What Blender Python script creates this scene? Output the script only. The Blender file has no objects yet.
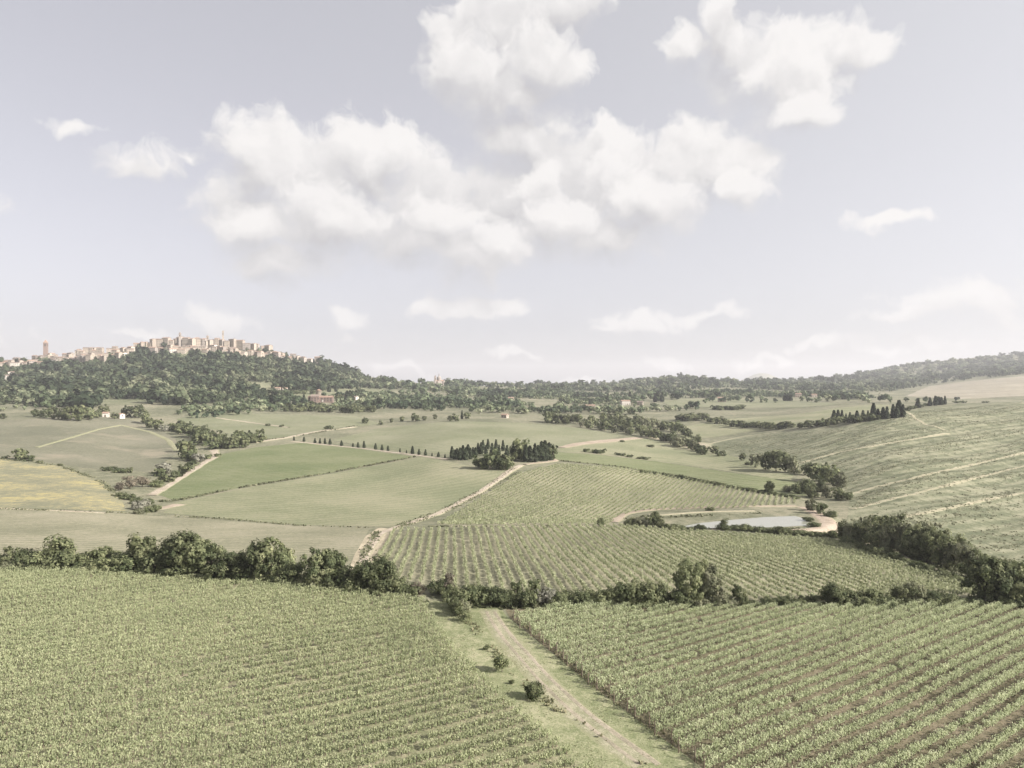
import bpy, math, random
import numpy as np
from math import radians, pi

SC = bpy.context.scene
COL = SC.collection
RNG = np.random.default_rng(7)

# ------------------------------------------------------------------ camera, light, exposure
F, CX, CY, HC = 711.0, 512.0, 384.0, 36.0
cam_d = bpy.data.cameras.new('camera')
cam_d.sensor_width = 36.0
cam_d.lens = 36.0 * F / 1024.0
cam_d.clip_start, cam_d.clip_end = 1.0, 60000.0
cam = bpy.data.objects.new('camera', cam_d)
cam.location = (0, 0, HC)
cam.rotation_euler = (radians(90), 0, 0)
COL.objects.link(cam)
SC.camera = cam

SUN_EL, SUN_AZ = 29.0, 114.0          # azimuth clockwise from +Y (the view direction)
SKY_STRENGTH, SUN_STRENGTH = 0.10, 5.0
HAZE_DENSITY = 0.00010
EXPOSURE = 1.08
sun_d = bpy.data.lights.new('sun', 'SUN')
sun_d.energy = SUN_STRENGTH
sun_d.angle = radians(0.5)
sun_d.color = (1.0, 0.945, 0.88)
sun = bpy.data.objects.new('sun', sun_d)
sun.rotation_euler = (radians(90 - SUN_EL), 0, radians(180 - SUN_AZ))
sun.location = (80, -20, 90)
COL.objects.link(sun)

vs = SC.view_settings
SC.display_settings.display_device = 'sRGB'
vs.view_transform = 'Standard'
vs.look = 'None'
vs.exposure = EXPOSURE
vs.gamma = 1.0
vs.use_curve_mapping = False
cy = SC.cycles
cy.max_bounces, cy.diffuse_bounces, cy.glossy_bounces = 6, 4, 2
cy.transmission_bounces, cy.volume_bounces, cy.transparent_max_bounces = 2, 0, 4
cy.use_denoising = True
cy.use_adaptive_sampling = True
cy.adaptive_threshold = 0.02
cy.sample_clamp_indirect = 4.0
cy.caustics_reflective = cy.caustics_refractive = False


def pix_dir(u, py):
    """direction of a point of the sky, as azimuth and elevation in hundredths of 711ths of a radian"""
    az = math.atan((u - CX) / F)
    el = math.atan((CY - py) / F * math.cos(az))
    return az * F / 100.0, el * F / 100.0


# clouds: (u, v, radius u, radius v) of puffs
PUFFS = [
    # main bank
    (255, 158, 46, 40), (300, 175, 70, 48), (370, 165, 60, 50), (392, 148, 34, 32), (250, 215, 50, 40),
    (340, 225, 90, 48), (430, 205, 70, 50), (500, 200, 60, 48), (545, 175, 52, 50), (590, 190, 60, 50),
    (640, 195, 66, 55), (690, 165, 50, 46), (735, 165, 42, 38), (610, 235, 70, 32), (470, 255, 60, 34),
    (280, 262, 62, 26), (525, 138, 62, 36), (610, 150, 44, 30), (420, 240, 70, 36), (545, 225, 60, 40),
    # upper left of centre
    (455, 55, 38, 46), (495, 25, 52, 46), (490, 85, 46, 44), (560, 5, 60, 32), (545, 55, 42, 40), (525, 95, 40, 32),
    # upper right
    (695, 48, 32, 20), (725, 35, 26, 42), (765, 70, 48, 42), (800, 85, 40, 46), (850, 48, 36, 22), (818, 58, 44, 34),
    # small ones
    (148, 160, 44, 22), (190, 160, 16, 9), (75, 127, 30, 10), (462, 307, 60, 17), (340, 320, 34, 14), (352, 340, 30, 11),
    (222, 322, 44, 19), (130, 330, 40, 9), (890, 219, 52, 12), (968, 300, 88, 24), (905, 315, 60, 12), (640, 326, 62, 20), (705, 316, 60, 12),
    (663, 363, 42, 11), (905, 344, 80, 11), (810, 346, 40, 8), (515, 352, 40, 9), (772, 361, 34, 8), (1010, 312, 50, 22), (400, 372, 44, 8),
    (980, 340, 60, 9), (585, 378, 38, 6),
    # beyond the frame
    (-160, 210, 120, 60), (-330, 120, 150, 70), (1300, 170, 140, 60), (1400, 90, 120, 60), (420, -150, 150, 60), (760, -260, 170, 70),
    (-120, 330, 110, 22), (1190, 325, 130, 26),
]


HEAPS_BACK = [(262, 172, 46, 40), (372, 168, 62, 44), (715, 168, 60, 46), (612, 178, 36, 32), (465, 75, 40, 40), (540, 60, 46, 36), (790, 85, 46, 36), (545, 190, 30, 26)]
HEAPS_FRONT = [(325, 218, 60, 36), (445, 222, 50, 32), (565, 222, 44, 30), (655, 205, 50, 32), (248, 226, 36, 26), (505, 244, 40, 22), (805, 110, 30, 20), (740, 190, 30, 20)]


def build_world():
    w = bpy.data.worlds.new('World')
    SC.world = w
    w.use_nodes = True
    try:
        w.cycles.sampling_method = 'MANUAL'
        w.cycles.sample_map_resolution = 512
    except Exception:
        pass
    nt = w.node_tree
    nt.nodes.clear()
    N, L = nt.nodes, nt.links

    def math_n(op, a, b=None, c=None, clamp=False):
        n = N.new('ShaderNodeMath')
        n.operation = op
        n.use_clamp = clamp
        for i, v in enumerate((a, b, c)):
            if v is None:
                continue
            if isinstance(v, (int, float)):
                n.inputs[i].default_value = v
            else:
                L.new(v, n.inputs[i])
        return n.outputs[0]

    def vec_n(op, a, b=None, c=None):
        n = N.new('ShaderNodeVectorMath')
        n.operation = op
        for i, v in enumerate((a, b, c)):
            if v is None:
                continue
            if isinstance(v, (tuple, list)):
                n.inputs[i].default_value = v
            else:
                L.new(v, n.inputs[i])
        return n.outputs[1] if op in ('LENGTH', 'DOT_PRODUCT', 'DISTANCE') else n.outputs[0]

    tc = N.new('ShaderNodeTexCoord')
    sep = N.new('ShaderNodeSeparateXYZ')
    L.new(tc.outputs['Generated'], sep.inputs[0])
    az = math_n('MULTIPLY', math_n('ARCTAN2', sep.outputs[0], sep.outputs[1]), F / 100)
    el = math_n('MULTIPLY', math_n('ARCSINE', sep.outputs[2]), F / 100)
    com = N.new('ShaderNodeCombineXYZ')
    L.new(az, com.inputs[0])
    L.new(el, com.inputs[1])
    base = com.outputs[0]

    def smin(a, b):
        n = N.new('ShaderNodeMath')
        n.operation = 'SMOOTH_MIN'
        L.new(a, n.inputs[0])
        L.new(b, n.inputs[1])
        n.inputs[2].default_value = 0.3
        return n.outputs[0]

    def turbulence(p):
        """the position with its billows, and the fractal noise that breaks the borders"""
        warp = N.new('ShaderNodeTexNoise')
        warp.noise_dimensions = '2D'
        warp.inputs['Scale'].default_value = 2.3
        warp.inputs['Detail'].default_value = 3
        L.new(p, warp.inputs['Vector'])
        pw = vec_n('MULTIPLY_ADD', vec_n('SUBTRACT', warp.outputs['Color'], (0.5, 0.5, 0.5)), (0.5, 0.4, 0.0), p)
        n = N.new('ShaderNodeTexNoise')
        n.noise_dimensions = '2D'
        n.inputs['Scale'].default_value = 3.4
        n.inputs['Detail'].default_value = 8
        n.inputs['Roughness'].default_value = 0.57
        L.new(pw, n.inputs['Vector'])
        return pw, math_n('SUBTRACT', n.outputs['Fac'], 0.5)

    def puffs(pw, lst, front=False):
        d = None
        for (u, v, ru, rv) in lst:
            a, e = pix_dir(u, v)
            big = front or (v < 290 and ru > 24 and not 860 < u < 930 and not u < 160) or (u, v) == (462, 307)
            k = 1.06 if big else 0.95
            iu, iv = 100.0 / (ru * k), 100.0 / (rv * k)
            q = vec_n('LENGTH', vec_n('MULTIPLY_ADD', pw, (iu, iv, 0), (-a * iu, -e * iv, 0)))
            if not big:
                q = math_n('ADD', math_n('MULTIPLY', q, 0.6), 0.50)
            d = q if d is None else smin(d, q)
        return math_n('SUBTRACT', 1.0, d)

    pw0, n0 = turbulence(base)
    pw1, n1 = turbulence(vec_n('ADD', base, (0.05, 0.22, 0.0)))

    def sstep(v, a, b):
        n = N.new('ShaderNodeMapRange')
        n.interpolation_type = 'SMOOTHSTEP'
        n.inputs[1].default_value, n.inputs[2].default_value = a, b
        L.new(v, n.inputs[0])
        return n.outputs[0]

    thin = N.new('ShaderNodeMapRange')
    thin.inputs[1].default_value, thin.inputs[2].default_value = 0.1, 1.3
    thin.inputs[3].default_value, thin.inputs[4].default_value = 0.6, 0.96
    L.new(el, thin.inputs[0])

    def cloud_layer(lst, front):
        """sunlit tops and thin rims against thicker, greyer bellies"""
        b0, b1 = puffs(pw0, lst, front), puffs(pw1, lst, front)
        d0 = math_n('ADD', b0, n0)
        body = math_n('MULTIPLY', math_n('SUBTRACT', b0, b1), 1.0)
        fine = math_n('MULTIPLY', math_n('SUBTRACT', n0, n1), 0.62)
        thick = math_n('MULTIPLY', sstep(d0, 0.05, 0.9), -0.40)
        lit = math_n('ADD', math_n('ADD', body, fine), math_n('ADD', thick, 0.66 if front else 0.60), clamp=True)
        top = sstep(body, -0.35, 0.30)
        hard = math_n('MULTIPLY_ADD', top, -1.25 if front else -0.62, 1.60 if front else 0.92)
        al = math_n('SMOOTH_MIN', math_n('DIVIDE', math_n('MAXIMUM', d0, 0.0), hard), 1.0, 0.3, clamp=True)
        al = math_n('MULTIPLY', al, 0.9 if front else thin.outputs[0])
        return al, lit

    ramp = N.new('ShaderNodeValToRGB')
    ramp.color_ramp.elements[0].color = CLOUD_DARK
    ramp.color_ramp.elements[1].color = CLOUD_LIGHT

    sky = N.new('ShaderNodeTexSky')
    sky.sky_type = 'NISHITA'
    sky.sun_disc = False
    sky.sun_elevation = radians(SUN_EL)
    sky.sun_rotation = radians(SUN_AZ)
    sky.air_density, sky.dust_density, sky.ozone_density = 1.0, 2.0, 1.0
    sky.altitude = 300
    hs = N.new('ShaderNodeHueSaturation')
    hs.inputs['Saturation'].default_value = 0.26
    hs.inputs['Value'].default_value = SKY_VALUE
    L.new(sky.outputs[0], hs.inputs['Color'])
    tint = N.new('ShaderNodeMix')
    tint.data_type = 'RGBA'
    tint.blend_type = 'MULTIPLY'
    tint.inputs[0].default_value = 1.0
    tint.inputs[7].default_value = (1.03, 0.985, 1.02, 1)
    L.new(hs.outputs[0], tint.inputs[6])
    even = N.new('ShaderNodeMix')
    even.data_type = 'RGBA'
    even.inputs[0].default_value = SKY_EVEN
    # the milky part of the sky grows brighter towards the sun
    sd = (math.sin(radians(SUN_AZ)) * math.cos(radians(SUN_EL)), math.cos(radians(SUN_AZ)) * math.cos(radians(SUN_EL)), math.sin(radians(SUN_EL)))
    near = N.new('ShaderNodeMapRange')
    near.interpolation_type = 'SMOOTHSTEP'
    near.inputs[1].default_value, near.inputs[2].default_value = -0.75, 0.55
    L.new(vec_n('DOT_PRODUCT', tc.outputs['Generated'], sd), near.inputs[0])
    tone = N.new('ShaderNodeMix')
    tone.data_type = 'RGBA'
    tone.inputs[6].default_value = tuple(c * KE / SKY_STRENGTH for c in SKY_TONE) + (1,)
    tone.inputs[7].default_value = tuple(c * KE / SKY_STRENGTH for c in SKY_TONE_SUN) + (1,)
    L.new(near.outputs[0], tone.inputs[0])
    L.new(tone.outputs[2], even.inputs[7])
    L.new(tint.outputs[2], even.inputs[6])
    N.remove(ramp)
    colr = even.outputs[2]
    for lst, front in ((PUFFS, False), (HEAPS_BACK, True), (HEAPS_FRONT, True)):
        al, lit = cloud_layer(lst, front)
        shade = N.new('ShaderNodeMix')
        shade.data_type = 'RGBA'
        shade.inputs[6].default_value = tuple(c / SKY_STRENGTH for c in CLOUD_DARK[:3]) + (1,)
        shade.inputs[7].default_value = tuple(c / SKY_STRENGTH for c in CLOUD_LIGHT[:3]) + (1,)
        L.new(lit, shade.inputs[0])
        mix = N.new('ShaderNodeMix')
        mix.data_type = 'RGBA'
        L.new(al, mix.inputs[0])
        L.new(colr, mix.inputs[6])
        L.new(shade.outputs[2], mix.inputs[7])
        colr = mix.outputs[2]
    bg = N.new('ShaderNodeBackground')
    bg.inputs['Strength'].default_value = SKY_STRENGTH
    L.new(colr, bg.inputs['Color'])
    out = N.new('ShaderNodeOutputWorld')
    L.new(bg.outputs[0], out.inputs[0])


SKY_VALUE = 0.84
SKY_EVEN = 0.50
SKY_TONE = (0.50, 0.50, 0.548)
SKY_TONE_SUN = (0.86, 0.86, 0.875)
KE = 2 ** -EXPOSURE
CLOUD_DARK = (0.58 * KE, 0.57 * KE, 0.585 * KE, 1)
CLOUD_LIGHT = (0.94 * KE, 0.915 * KE, 0.90 * KE, 1)
build_world()

# ------------------------------------------------------------------ terrain function
COLS = {
    -200: [(118, 601), (139, 568), (160, 545), (205, 515), (260, 491), (340, 470), (420, 450), (560, 428), (750, 409), (900, 400), (1100, 391), (1400, 375), (1700, 366), (2200, 372), (4500, 388)],
    0: [(118, 601), (139, 568), (160, 547), (205, 519), (230, 509), (260, 498), (300, 485), (340, 475), (370, 467), (420, 455), (500, 440), (560, 431), (650, 418), (750, 411), (900, 401), (1100, 391), (1400, 373), (1650, 362), (1750, 361), (2200, 368), (4500, 388)],
    80: [(118, 601), (139, 569), (160, 549), (205, 522), (230, 511), (260, 500), (300, 487), (340, 478), (370, 471), (420, 461), (500, 443), (560, 433), (650, 420), (750, 412), (900, 401), (1100, 389), (1400, 370), (1650, 358), (1750, 357), (2200, 366), (4500, 388)],
    150: [(118, 601), (139, 570), (160, 552), (205, 528), (230, 518), (260, 508), (300, 495), (340, 484), (370, 477), (420, 466), (500, 450), (560, 440), (650, 427), (750, 415), (900, 402), (1100, 387), (1400, 364), (1650, 349), (1750, 348), (2200, 360), (4500, 388)],
    220: [(118, 601), (139, 570), (160, 554), (205, 530), (230, 520), (260, 510), (300, 497), (340, 486), (370, 478), (420, 465), (500, 449), (560, 439), (650, 428), (750, 417), (900, 403), (1100, 388), (1400, 365), (1650, 350), (1750, 348.5), (2200, 362), (4500, 388)],
    300: [(118, 601), (139, 570), (160, 556), (205, 532), (230, 523), (260, 512), (300, 498), (340, 486), (370, 477), (420, 464), (500, 449), (560, 440), (650, 430), (800, 415), (950, 404), (1100, 394), (1400, 377), (1650, 364), (1800, 360), (2200, 370), (4500, 388)],
    370: [(118, 602), (139, 571), (160, 556), (205, 531), (230, 522), (260, 512), (300, 499), (340, 487), (370, 477), (420, 464), (500, 449), (560, 441), (650, 431), (800, 417), (1000, 404), (1200, 396), (1500, 387), (1800, 379), (2000, 377), (2600, 385), (4500, 388)],
    450: [(118, 603), (139, 573), (160, 556), (205, 527.5), (230, 523), (260, 514), (300, 499), (340, 484), (370, 471), (420, 458), (500, 445), (600, 432), (700, 422), (800, 416), (1000, 407), (1300, 398), (1700, 389), (2200, 385.5), (3000, 386.5), (4500, 388)],
    520: [(118, 604), (139, 574), (160, 556), (205, 527), (230, 525), (260, 515), (300, 499), (340, 482), (370, 469), (420, 457), (500, 446), (600, 434), (700, 424), (800, 417.5), (1000, 408), (1300, 399), (1700, 391), (2200, 387.5), (3000, 386), (4500, 387)],
    600: [(118, 604), (139, 575), (160, 557), (205, 527), (230, 525), (260, 516), (300, 500), (340, 484), (380, 470), (450, 458), (500, 450), (600, 438), (700, 428), (800, 420), (1000, 410), (1300, 401), (2000, 391), (3000, 386), (4500, 387)],
    680: [(118, 604), (139, 576), (160, 559), (205, 532), (230, 525), (260, 513), (300, 499), (340, 487), (380, 477), (450, 464), (520, 453), (600, 443), (700, 431), (800, 421), (1000, 409), (1300, 399), (2000, 387), (2700, 379), (3000, 378.5), (4500, 387)],
    750: [(118, 604), (139, 577), (160, 560), (205, 537), (225, 526), (250, 511.5), (275, 504), (300, 496), (340, 484), (400, 470), (450, 461), (520, 450), (600, 438), (700, 427), (900, 413), (1100, 405), (1400, 397), (2000, 389), (3000, 384), (4500, 386)],
    820: [(118, 604), (139, 577), (160, 561), (205, 539), (225, 530), (250, 514), (275, 506), (300, 498), (340, 486), (400, 466), (450, 452), (520, 438), (600, 426), (680, 419), (900, 408), (1100, 402), (1400, 396), (2000, 389), (3000, 382), (3700, 380), (4500, 385)],
    900: [(118, 604), (139, 582), (160, 564), (180, 551), (205, 538), (230, 525), (300, 491), (400, 457), (500, 431), (580, 414), (620, 411), (750, 410), (900, 404), (1100, 400), (1400, 397), (2000, 388), (3000, 377), (4200, 366), (5000, 370)],
    1024: [(118, 604), (139, 587), (160, 574), (205, 551), (230, 538), (300, 505), (400, 468), (500, 440), (600, 420), (700, 407), (780, 402), (900, 404), (1100, 403), (1400, 392), (2000, 377), (3000, 366), (4200, 354), (5000, 358)],
    1250: [(118, 604), (139, 590), (160, 578), (205, 555), (300, 512), (400, 475), (500, 446), (600, 424), (780, 403), (1100, 400), (1400, 388), (2000, 370), (3000, 356), (4200, 342), (5000, 348)],
}
T0, T1, TS = math.log(30), math.log(10500), 0.008
TT = np.arange(T0, T1 + TS, TS)
UU = np.arange(-560, 1592, 8.0)


def pchip(x, y, xi):
    x, y = np.asarray(x, float), np.asarray(y, float)
    h = np.diff(x)
    d = np.diff(y) / h
    m = np.zeros_like(y)
    for i in range(1, len(x) - 1):
        if d[i - 1] * d[i] > 0:
            w1, w2 = 2 * h[i] + h[i - 1], h[i] + 2 * h[i - 1]
            m[i] = (w1 + w2) / (w1 / d[i - 1] + w2 / d[i])
    m[0], m[-1] = d[0], d[-1]
    k = np.clip(np.searchsorted(x, xi) - 1, 0, len(x) - 2)
    s = (xi - x[k]) / h[k]
    h00, h10 = (1 + 2 * s) * (1 - s) ** 2, s * (1 - s) ** 2
    h01, h11 = s * s * (3 - 2 * s), s * s * (s - 1)
    r = h00 * y[k] + h10 * h[k] * m[k] + h01 * y[k + 1] + h11 * h[k] * m[k + 1]
    return np.where(xi < x[0], y[0], np.where(xi > x[-1], y[-1], r))


def build_table():
    keys = sorted(COLS)
    rows = []
    for k in keys:
        pts = [(Y, CY + F * HC / Y) for Y in (28, 45, 67, 90)] + COLS[k] + [(7000, 387.5), (11000, 386.5)]
        # work on heights, which interpolate more calmly than rows
        x = [math.log(p[0]) for p in pts]
        z = [HC - (p[1] - CY) * p[0] / F for p in pts]
        rows.append(pchip(x, z, TT))
    rows = np.array(rows)
    P = np.empty((len(UU), len(TT)))
    for j in range(len(TT)):
        P[:, j] = pchip(keys, rows[:, j], np.clip(UU, keys[0], keys[-1]))
    ker = np.exp(-0.5 * (np.arange(-4, 5) / 2.0) ** 2)
    ker /= ker.sum()
    Pp = np.pad(P, ((4, 4), (0, 0)), 'edge')
    P = sum(ker[i] * Pp[i:i + len(UU)] for i in range(9))
    # a far blue mountain
    bu = np.exp(-((UU - 762) / 24.0) ** 2)[:, None]
    bt = np.exp(-((TT - math.log(9300)) / 0.06) ** 2)[None, :]
    return P + 185 * bu * bt


TAB = build_table()


def relief(X, Y):
    """small swells of the ground, more of them on the rough hill at the right"""
    r = 0.10 * np.sin(X * 0.31 + 1.3 * np.sin(Y * 0.17)) * np.sin(Y * 0.27 + 0.7)
    hill = np.clip((X - 0.40 * Y) / 40.0 + 0.2, 0, 1) * np.clip((Y - 225) / 50.0, 0, 1) * np.clip((900 - Y) / 200.0, 0, 1)
    a = X * 0.81 + Y * 0.59
    b = -X * 0.59 + Y * 0.81
    r = r + 0.38 * hill * (0.8 * np.sin(b * 0.22 + 1.2 * np.sin(a * 0.03)) + 0.5 * np.sin(b * 0.47 + 1.7 * np.sin(a * 0.045 + 2))
                    + 0.30 * np.sin(a * 0.55 + 2.2 * np.sin(b * 0.21)) + 0.22 * np.sin(a * 1.1 + b * 0.5) * np.sin(b * 0.9))
    far = np.clip((Y - 350) / 300.0, 0, 1)
    r = r + far * (0.9 * np.sin(X * 0.045 + 2 * np.sin(Y * 0.013)) * np.sin(Y * 0.031 + 1.1))
    return r * np.clip((Y - 60) / 60.0, 0, 1)


POND_Z = HC - (528 - CY) * 220.0 / F


def ground_uy(u, Y):
    u = np.asarray(u, float)
    Y = np.asarray(Y, float)
    t = np.clip((np.log(np.maximum(Y, 30.0)) - T0) / TS, 0, len(TT) - 1.001)
    q = np.clip((u - UU[0]) / 8.0, 0, len(UU) - 1.001)
    i, j = q.astype(int), t.astype(int)
    fi, fj = q - i, t - j
    z = (TAB[i, j] * (1 - fi) * (1 - fj) + TAB[i + 1, j] * fi * (1 - fj) + TAB[i, j + 1] * (1 - fi) * fj + TAB[i + 1, j + 1] * fi * fj)
    X = (u - CX) / F * Y
    z = z + relief(X, Y)
    # the hollow that holds the pond
    e = np.maximum(np.abs((u - 737) / 96.0) ** 3, 0) + np.abs((Y - 232) / 19.0) ** 3
    k = np.clip((1.35 - e) / 0.35, 0, 1)
    return z * (1 - k) + (POND_Z - 0.06) * k


def ground(X, Y):
    X, Y = np.asarray(X, float), np.asarray(Y, float)
    Ys = np.maximum(Y, 20.0)
    return ground_uy(CX + F * X / Ys, Ys)


def unproject(u, py):
    """nearest point of the terrain that the photograph shows in direction (u, py): returns X, Y, Z"""
    Ys = np.exp(TT)
    z = ground_uy(np.full_like(Ys, u), Ys)
    p = CY + F * (HC - z) / Ys
    below = np.nonzero(p <= py)[0]
    if len(below) == 0:
        m = Ys < 5200
        j = int(np.argmin(np.where(m, p, 1e9)))
        Y = Ys[j]
    else:
        j = below[0]
        if j == 0:
            Y = Ys[0]
        else:
            k = (p[j - 1] - py) / (p[j - 1] - p[j] + 1e-9)
            Y = Ys[j - 1] * (1 - k) + Ys[j] * k
    X = (u - CX) / F * Y
    return X, Y, float(ground_uy(u, Y))


def path_world(pts, step=12.0):
    """a line of pixels as points on the ground"""
    out = []
    for (a, b) in zip(pts[:-1], pts[1:]):
        n = max(1, int(math.hypot(b[0] - a[0], b[1] - a[1]) / step))
        for i in range(n):
            k = i / n
            out.append(unproject(a[0] + (b[0] - a[0]) * k, a[1] + (b[1] - a[1]) * k)[:2])
    out.append(unproject(*pts[-1])[:2])
    return np.array(out)


def inside(P, X, Y):
    """even-odd test of points (X, Y) in polygon P"""
    r = np.zeros(np.shape(X), bool)
    n = len(P)
    for i in range(n):
        x1, y1 = P[i]
        x2, y2 = P[(i + 1) % n]
        if y1 == y2:
            continue
        c = (y1 > Y) != (y2 > Y)
        r ^= c & (X < (x2 - x1) * (Y - y1) / (y2 - y1) + x1)
    return r


# ------------------------------------------------------------------ materials
def new_mat(name):
    m = bpy.data.materials.new(name)
    m.use_nodes = True
    nt = m.node_tree
    nt.nodes.clear()
    return m, nt.nodes, nt.links


def ramp_node(N, cols, pos=None):
    r = N.new('ShaderNodeValToRGB')
    e = r.color_ramp.elements
    while len(e) < len(cols):
        e.new(0.5)
    for i, c in enumerate(cols):
        e[i].position = pos[i] if pos else i / (len(cols) - 1)
        e[i].color = (*c, 1)
    return r


def noise_node(N, L, vec, scale, detail=4, rough=0.55):
    n = N.new('ShaderNodeTexNoise')
    n.inputs['Scale'].default_value = scale
    n.inputs['Detail'].default_value = detail
    n.inputs['Roughness'].default_value = rough
    L.new(vec, n.inputs['Vector'])
    return n.outputs['Fac']


def field_mat(name, dark, mid, light, big=0.02, fine=0.5, stripes=None, contrast=1.0, bump=0.25, patch=None, rim=None):
    """ground cover: broad drifts of colour, fine mottling, optional drill or mowing lines (angle deg, spacing m, strength)"""
    m, N, L = new_mat(name)
    geo = N.new('ShaderNodeNewGeometry')
    pos = geo.outputs['Position']
    a = noise_node(N, L, pos, big, 5, 0.6)
    b = noise_node(N, L, pos, fine, 6, 0.7)
    c = noise_node(N, L, pos, fine * 6, 3, 0.6)

    def mth(op, x, y):
        n = N.new('ShaderNodeMath')
        n.operation = op
        for i, v in enumerate((x, y)):
            if isinstance(v, (int, float)):
                n.inputs[i].default_value = v
            else:
                L.new(v, n.inputs[i])
        return n.outputs[0]
    f = mth('ADD', mth('MULTIPLY', mth('SUBTRACT', a, 0.5), 2.0 * contrast), mth('MULTIPLY', mth('SUBTRACT', b, 0.5), 2.2 * contrast))
    f = mth('ADD', f, mth('MULTIPLY', mth('SUBTRACT', c, 0.5), 1.6 * contrast))
    if stripes:
        ang, sp, st = stripes
        mp = N.new('ShaderNodeMapping')
        mp.inputs['Rotation'].default_value = (0, 0, radians(-ang))
        L.new(pos, mp.inputs['Vector'])
        wv = N.new('ShaderNodeTexWave')
        wv.bands_direction = 'Y'
        wv.inputs['Scale'].default_value = 1.0 / sp * (2 * pi / 20.0)
        wv.inputs['Distortion'].default_value = 1.2
        wv.inputs['Detail'].default_value = 2
        wv.inputs['Detail Scale'].default_value = 0.35
        L.new(mp.outputs[0], wv.inputs['Vector'])
        f = mth('ADD', f, mth('MULTIPLY', mth('SUBTRACT', wv.outputs['Fac'], 0.5), st))
    f = mth('ADD', f, 0.5)
    r = ramp_node(N, [dark, mid, light], [0.1, 0.5, 0.9])
    L.new(f, r.inputs[0])
    colr = r.outputs[0]
    if patch:
        pc, sc, lo, hi = patch
        pn = noise_node(N, L, pos, sc, 5, 0.6)
        mr = N.new('ShaderNodeMapRange')
        mr.inputs[1].default_value, mr.inputs[2].default_value = lo, hi
        L.new(pn, mr.inputs[0])
        mx = N.new('ShaderNodeMix')
        mx.data_type = 'RGBA'
        L.new(mr.outputs[0], mx.inputs[0])
        L.new(colr, mx.inputs[6])
        mx.inputs[7].default_value = (*pc, 1)
        colr = mx.outputs[2]
    if rim:
        at = N.new('ShaderNodeAttribute')
        at.attribute_name = 'tint'
        e = mth('ADD', at.outputs['Fac'], mth('ADD', mth('MULTIPLY', mth('SUBTRACT', b, 0.5), 1.8), mth('MULTIPLY', mth('SUBTRACT', c, 0.5), 1.2)))
        mr = N.new('ShaderNodeMapRange')
        mr.inputs[1].default_value, mr.inputs[2].default_value = .25, .75
        L.new(e, mr.inputs[0])
        mx = N.new('ShaderNodeMix')
        mx.data_type = 'RGBA'
        L.new(mr.outputs[0], mx.inputs[0])
        mx.inputs[6].default_value = (*rim, 1)
        L.new(colr, mx.inputs[7])
        colr = mx.outputs[2]
    bs = N.new('ShaderNodeBsdfPrincipled')
    bs.inputs['Roughness'].default_value = 0.95
    bs.inputs['Specular IOR Level'].default_value = 0.05
    L.new(colr, bs.inputs['Base Color'])
    if bump:
        bp = N.new('ShaderNodeBump')
        bp.inputs['Strength'].default_value = bump
        bp.inputs['Distance'].default_value = 0.5
        L.new(mth('ADD', b, mth('MULTIPLY', c, 0.5)), bp.inputs['Height'])
        L.new(bp.outputs[0], bs.inputs['Normal'])
    o = N.new('ShaderNodeOutputMaterial')
    L.new(bs.outputs[0], o.inputs[0])
    return m


def leaf_mat(name, c0, c1, c2, transl=0.3, vary=0.25):
    """leaves: the colour of each spray of leaves and of each plant differs a little"""
    m, N, L = new_mat(name)
    at = N.new('ShaderNodeAttribute')
    at.attribute_name = 'tint'
    oi = N.new('ShaderNodeObjectInfo')
    r = ramp_node(N, [c0, c1, c2], [0.0, 0.55, 1.0])
    L.new(at.outputs['Fac'], r.inputs[0])
    hs = N.new('ShaderNodeHueSaturation')
    mr = N.new('ShaderNodeMapRange')
    mr.inputs[3].default_value, mr.inputs[4].default_value = 1 - vary, 1 + vary
    L.new(oi.outputs['Random'], mr.inputs[0])
    L.new(mr.outputs[0], hs.inputs['Value'])
    L.new(r.outputs[0], hs.inputs['Color'])
    bs = N.new('ShaderNodeBsdfPrincipled')
    bs.inputs['Roughness'].default_value = 0.7
    bs.inputs['Specular IOR Level'].default_value = 0.15
    L.new(hs.outputs[0], bs.inputs['Base Color'])
    tr = N.new('ShaderNodeBsdfTranslucent')
    L.new(hs.outputs[0], tr.inputs['Color'])
    mx = N.new('ShaderNodeMixShader')
    mx.inputs[0].default_value = transl
    L.new(bs.outputs[0], mx.inputs[1])
    L.new(tr.outputs[0], mx.inputs[2])
    o = N.new('ShaderNodeOutputMaterial')
    L.new(mx.outputs[0], o.inputs[0])
    return m


def plain_mat(name, c0, c1, scale=1.0, rough=0.85, spec=0.2):
    m, N, L = new_mat(name)
    tc = N.new('ShaderNodeTexCoord')
    oi = N.new('ShaderNodeObjectInfo')
    n = noise_node(N, L, tc.outputs['Object'], scale, 5, 0.65)
    r = ramp_node(N, [c0, c1], [0.3, 0.7])
    L.new(n, r.inputs[0])
    hs = N.new('ShaderNodeHueSaturation')
    mr = N.new('ShaderNodeMapRange')
    mr.inputs[3].default_value, mr.inputs[4].default_value = 0.82, 1.15
    L.new(oi.outputs['Random'], mr.inputs[0])
    L.new(mr.outputs[0], hs.inputs['Value'])
    L.new(r.outputs[0], hs.inputs['Color'])
    bs = N.new('ShaderNodeBsdfPrincipled')
    bs.inputs['Roughness'].default_value = rough
    bs.inputs['Specular IOR Level'].default_value = spec
    L.new(hs.outputs[0], bs.inputs['Base Color'])
    o = N.new('ShaderNodeOutputMaterial')
    L.new(bs.outputs[0], o.inputs[0])
    return m


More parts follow.
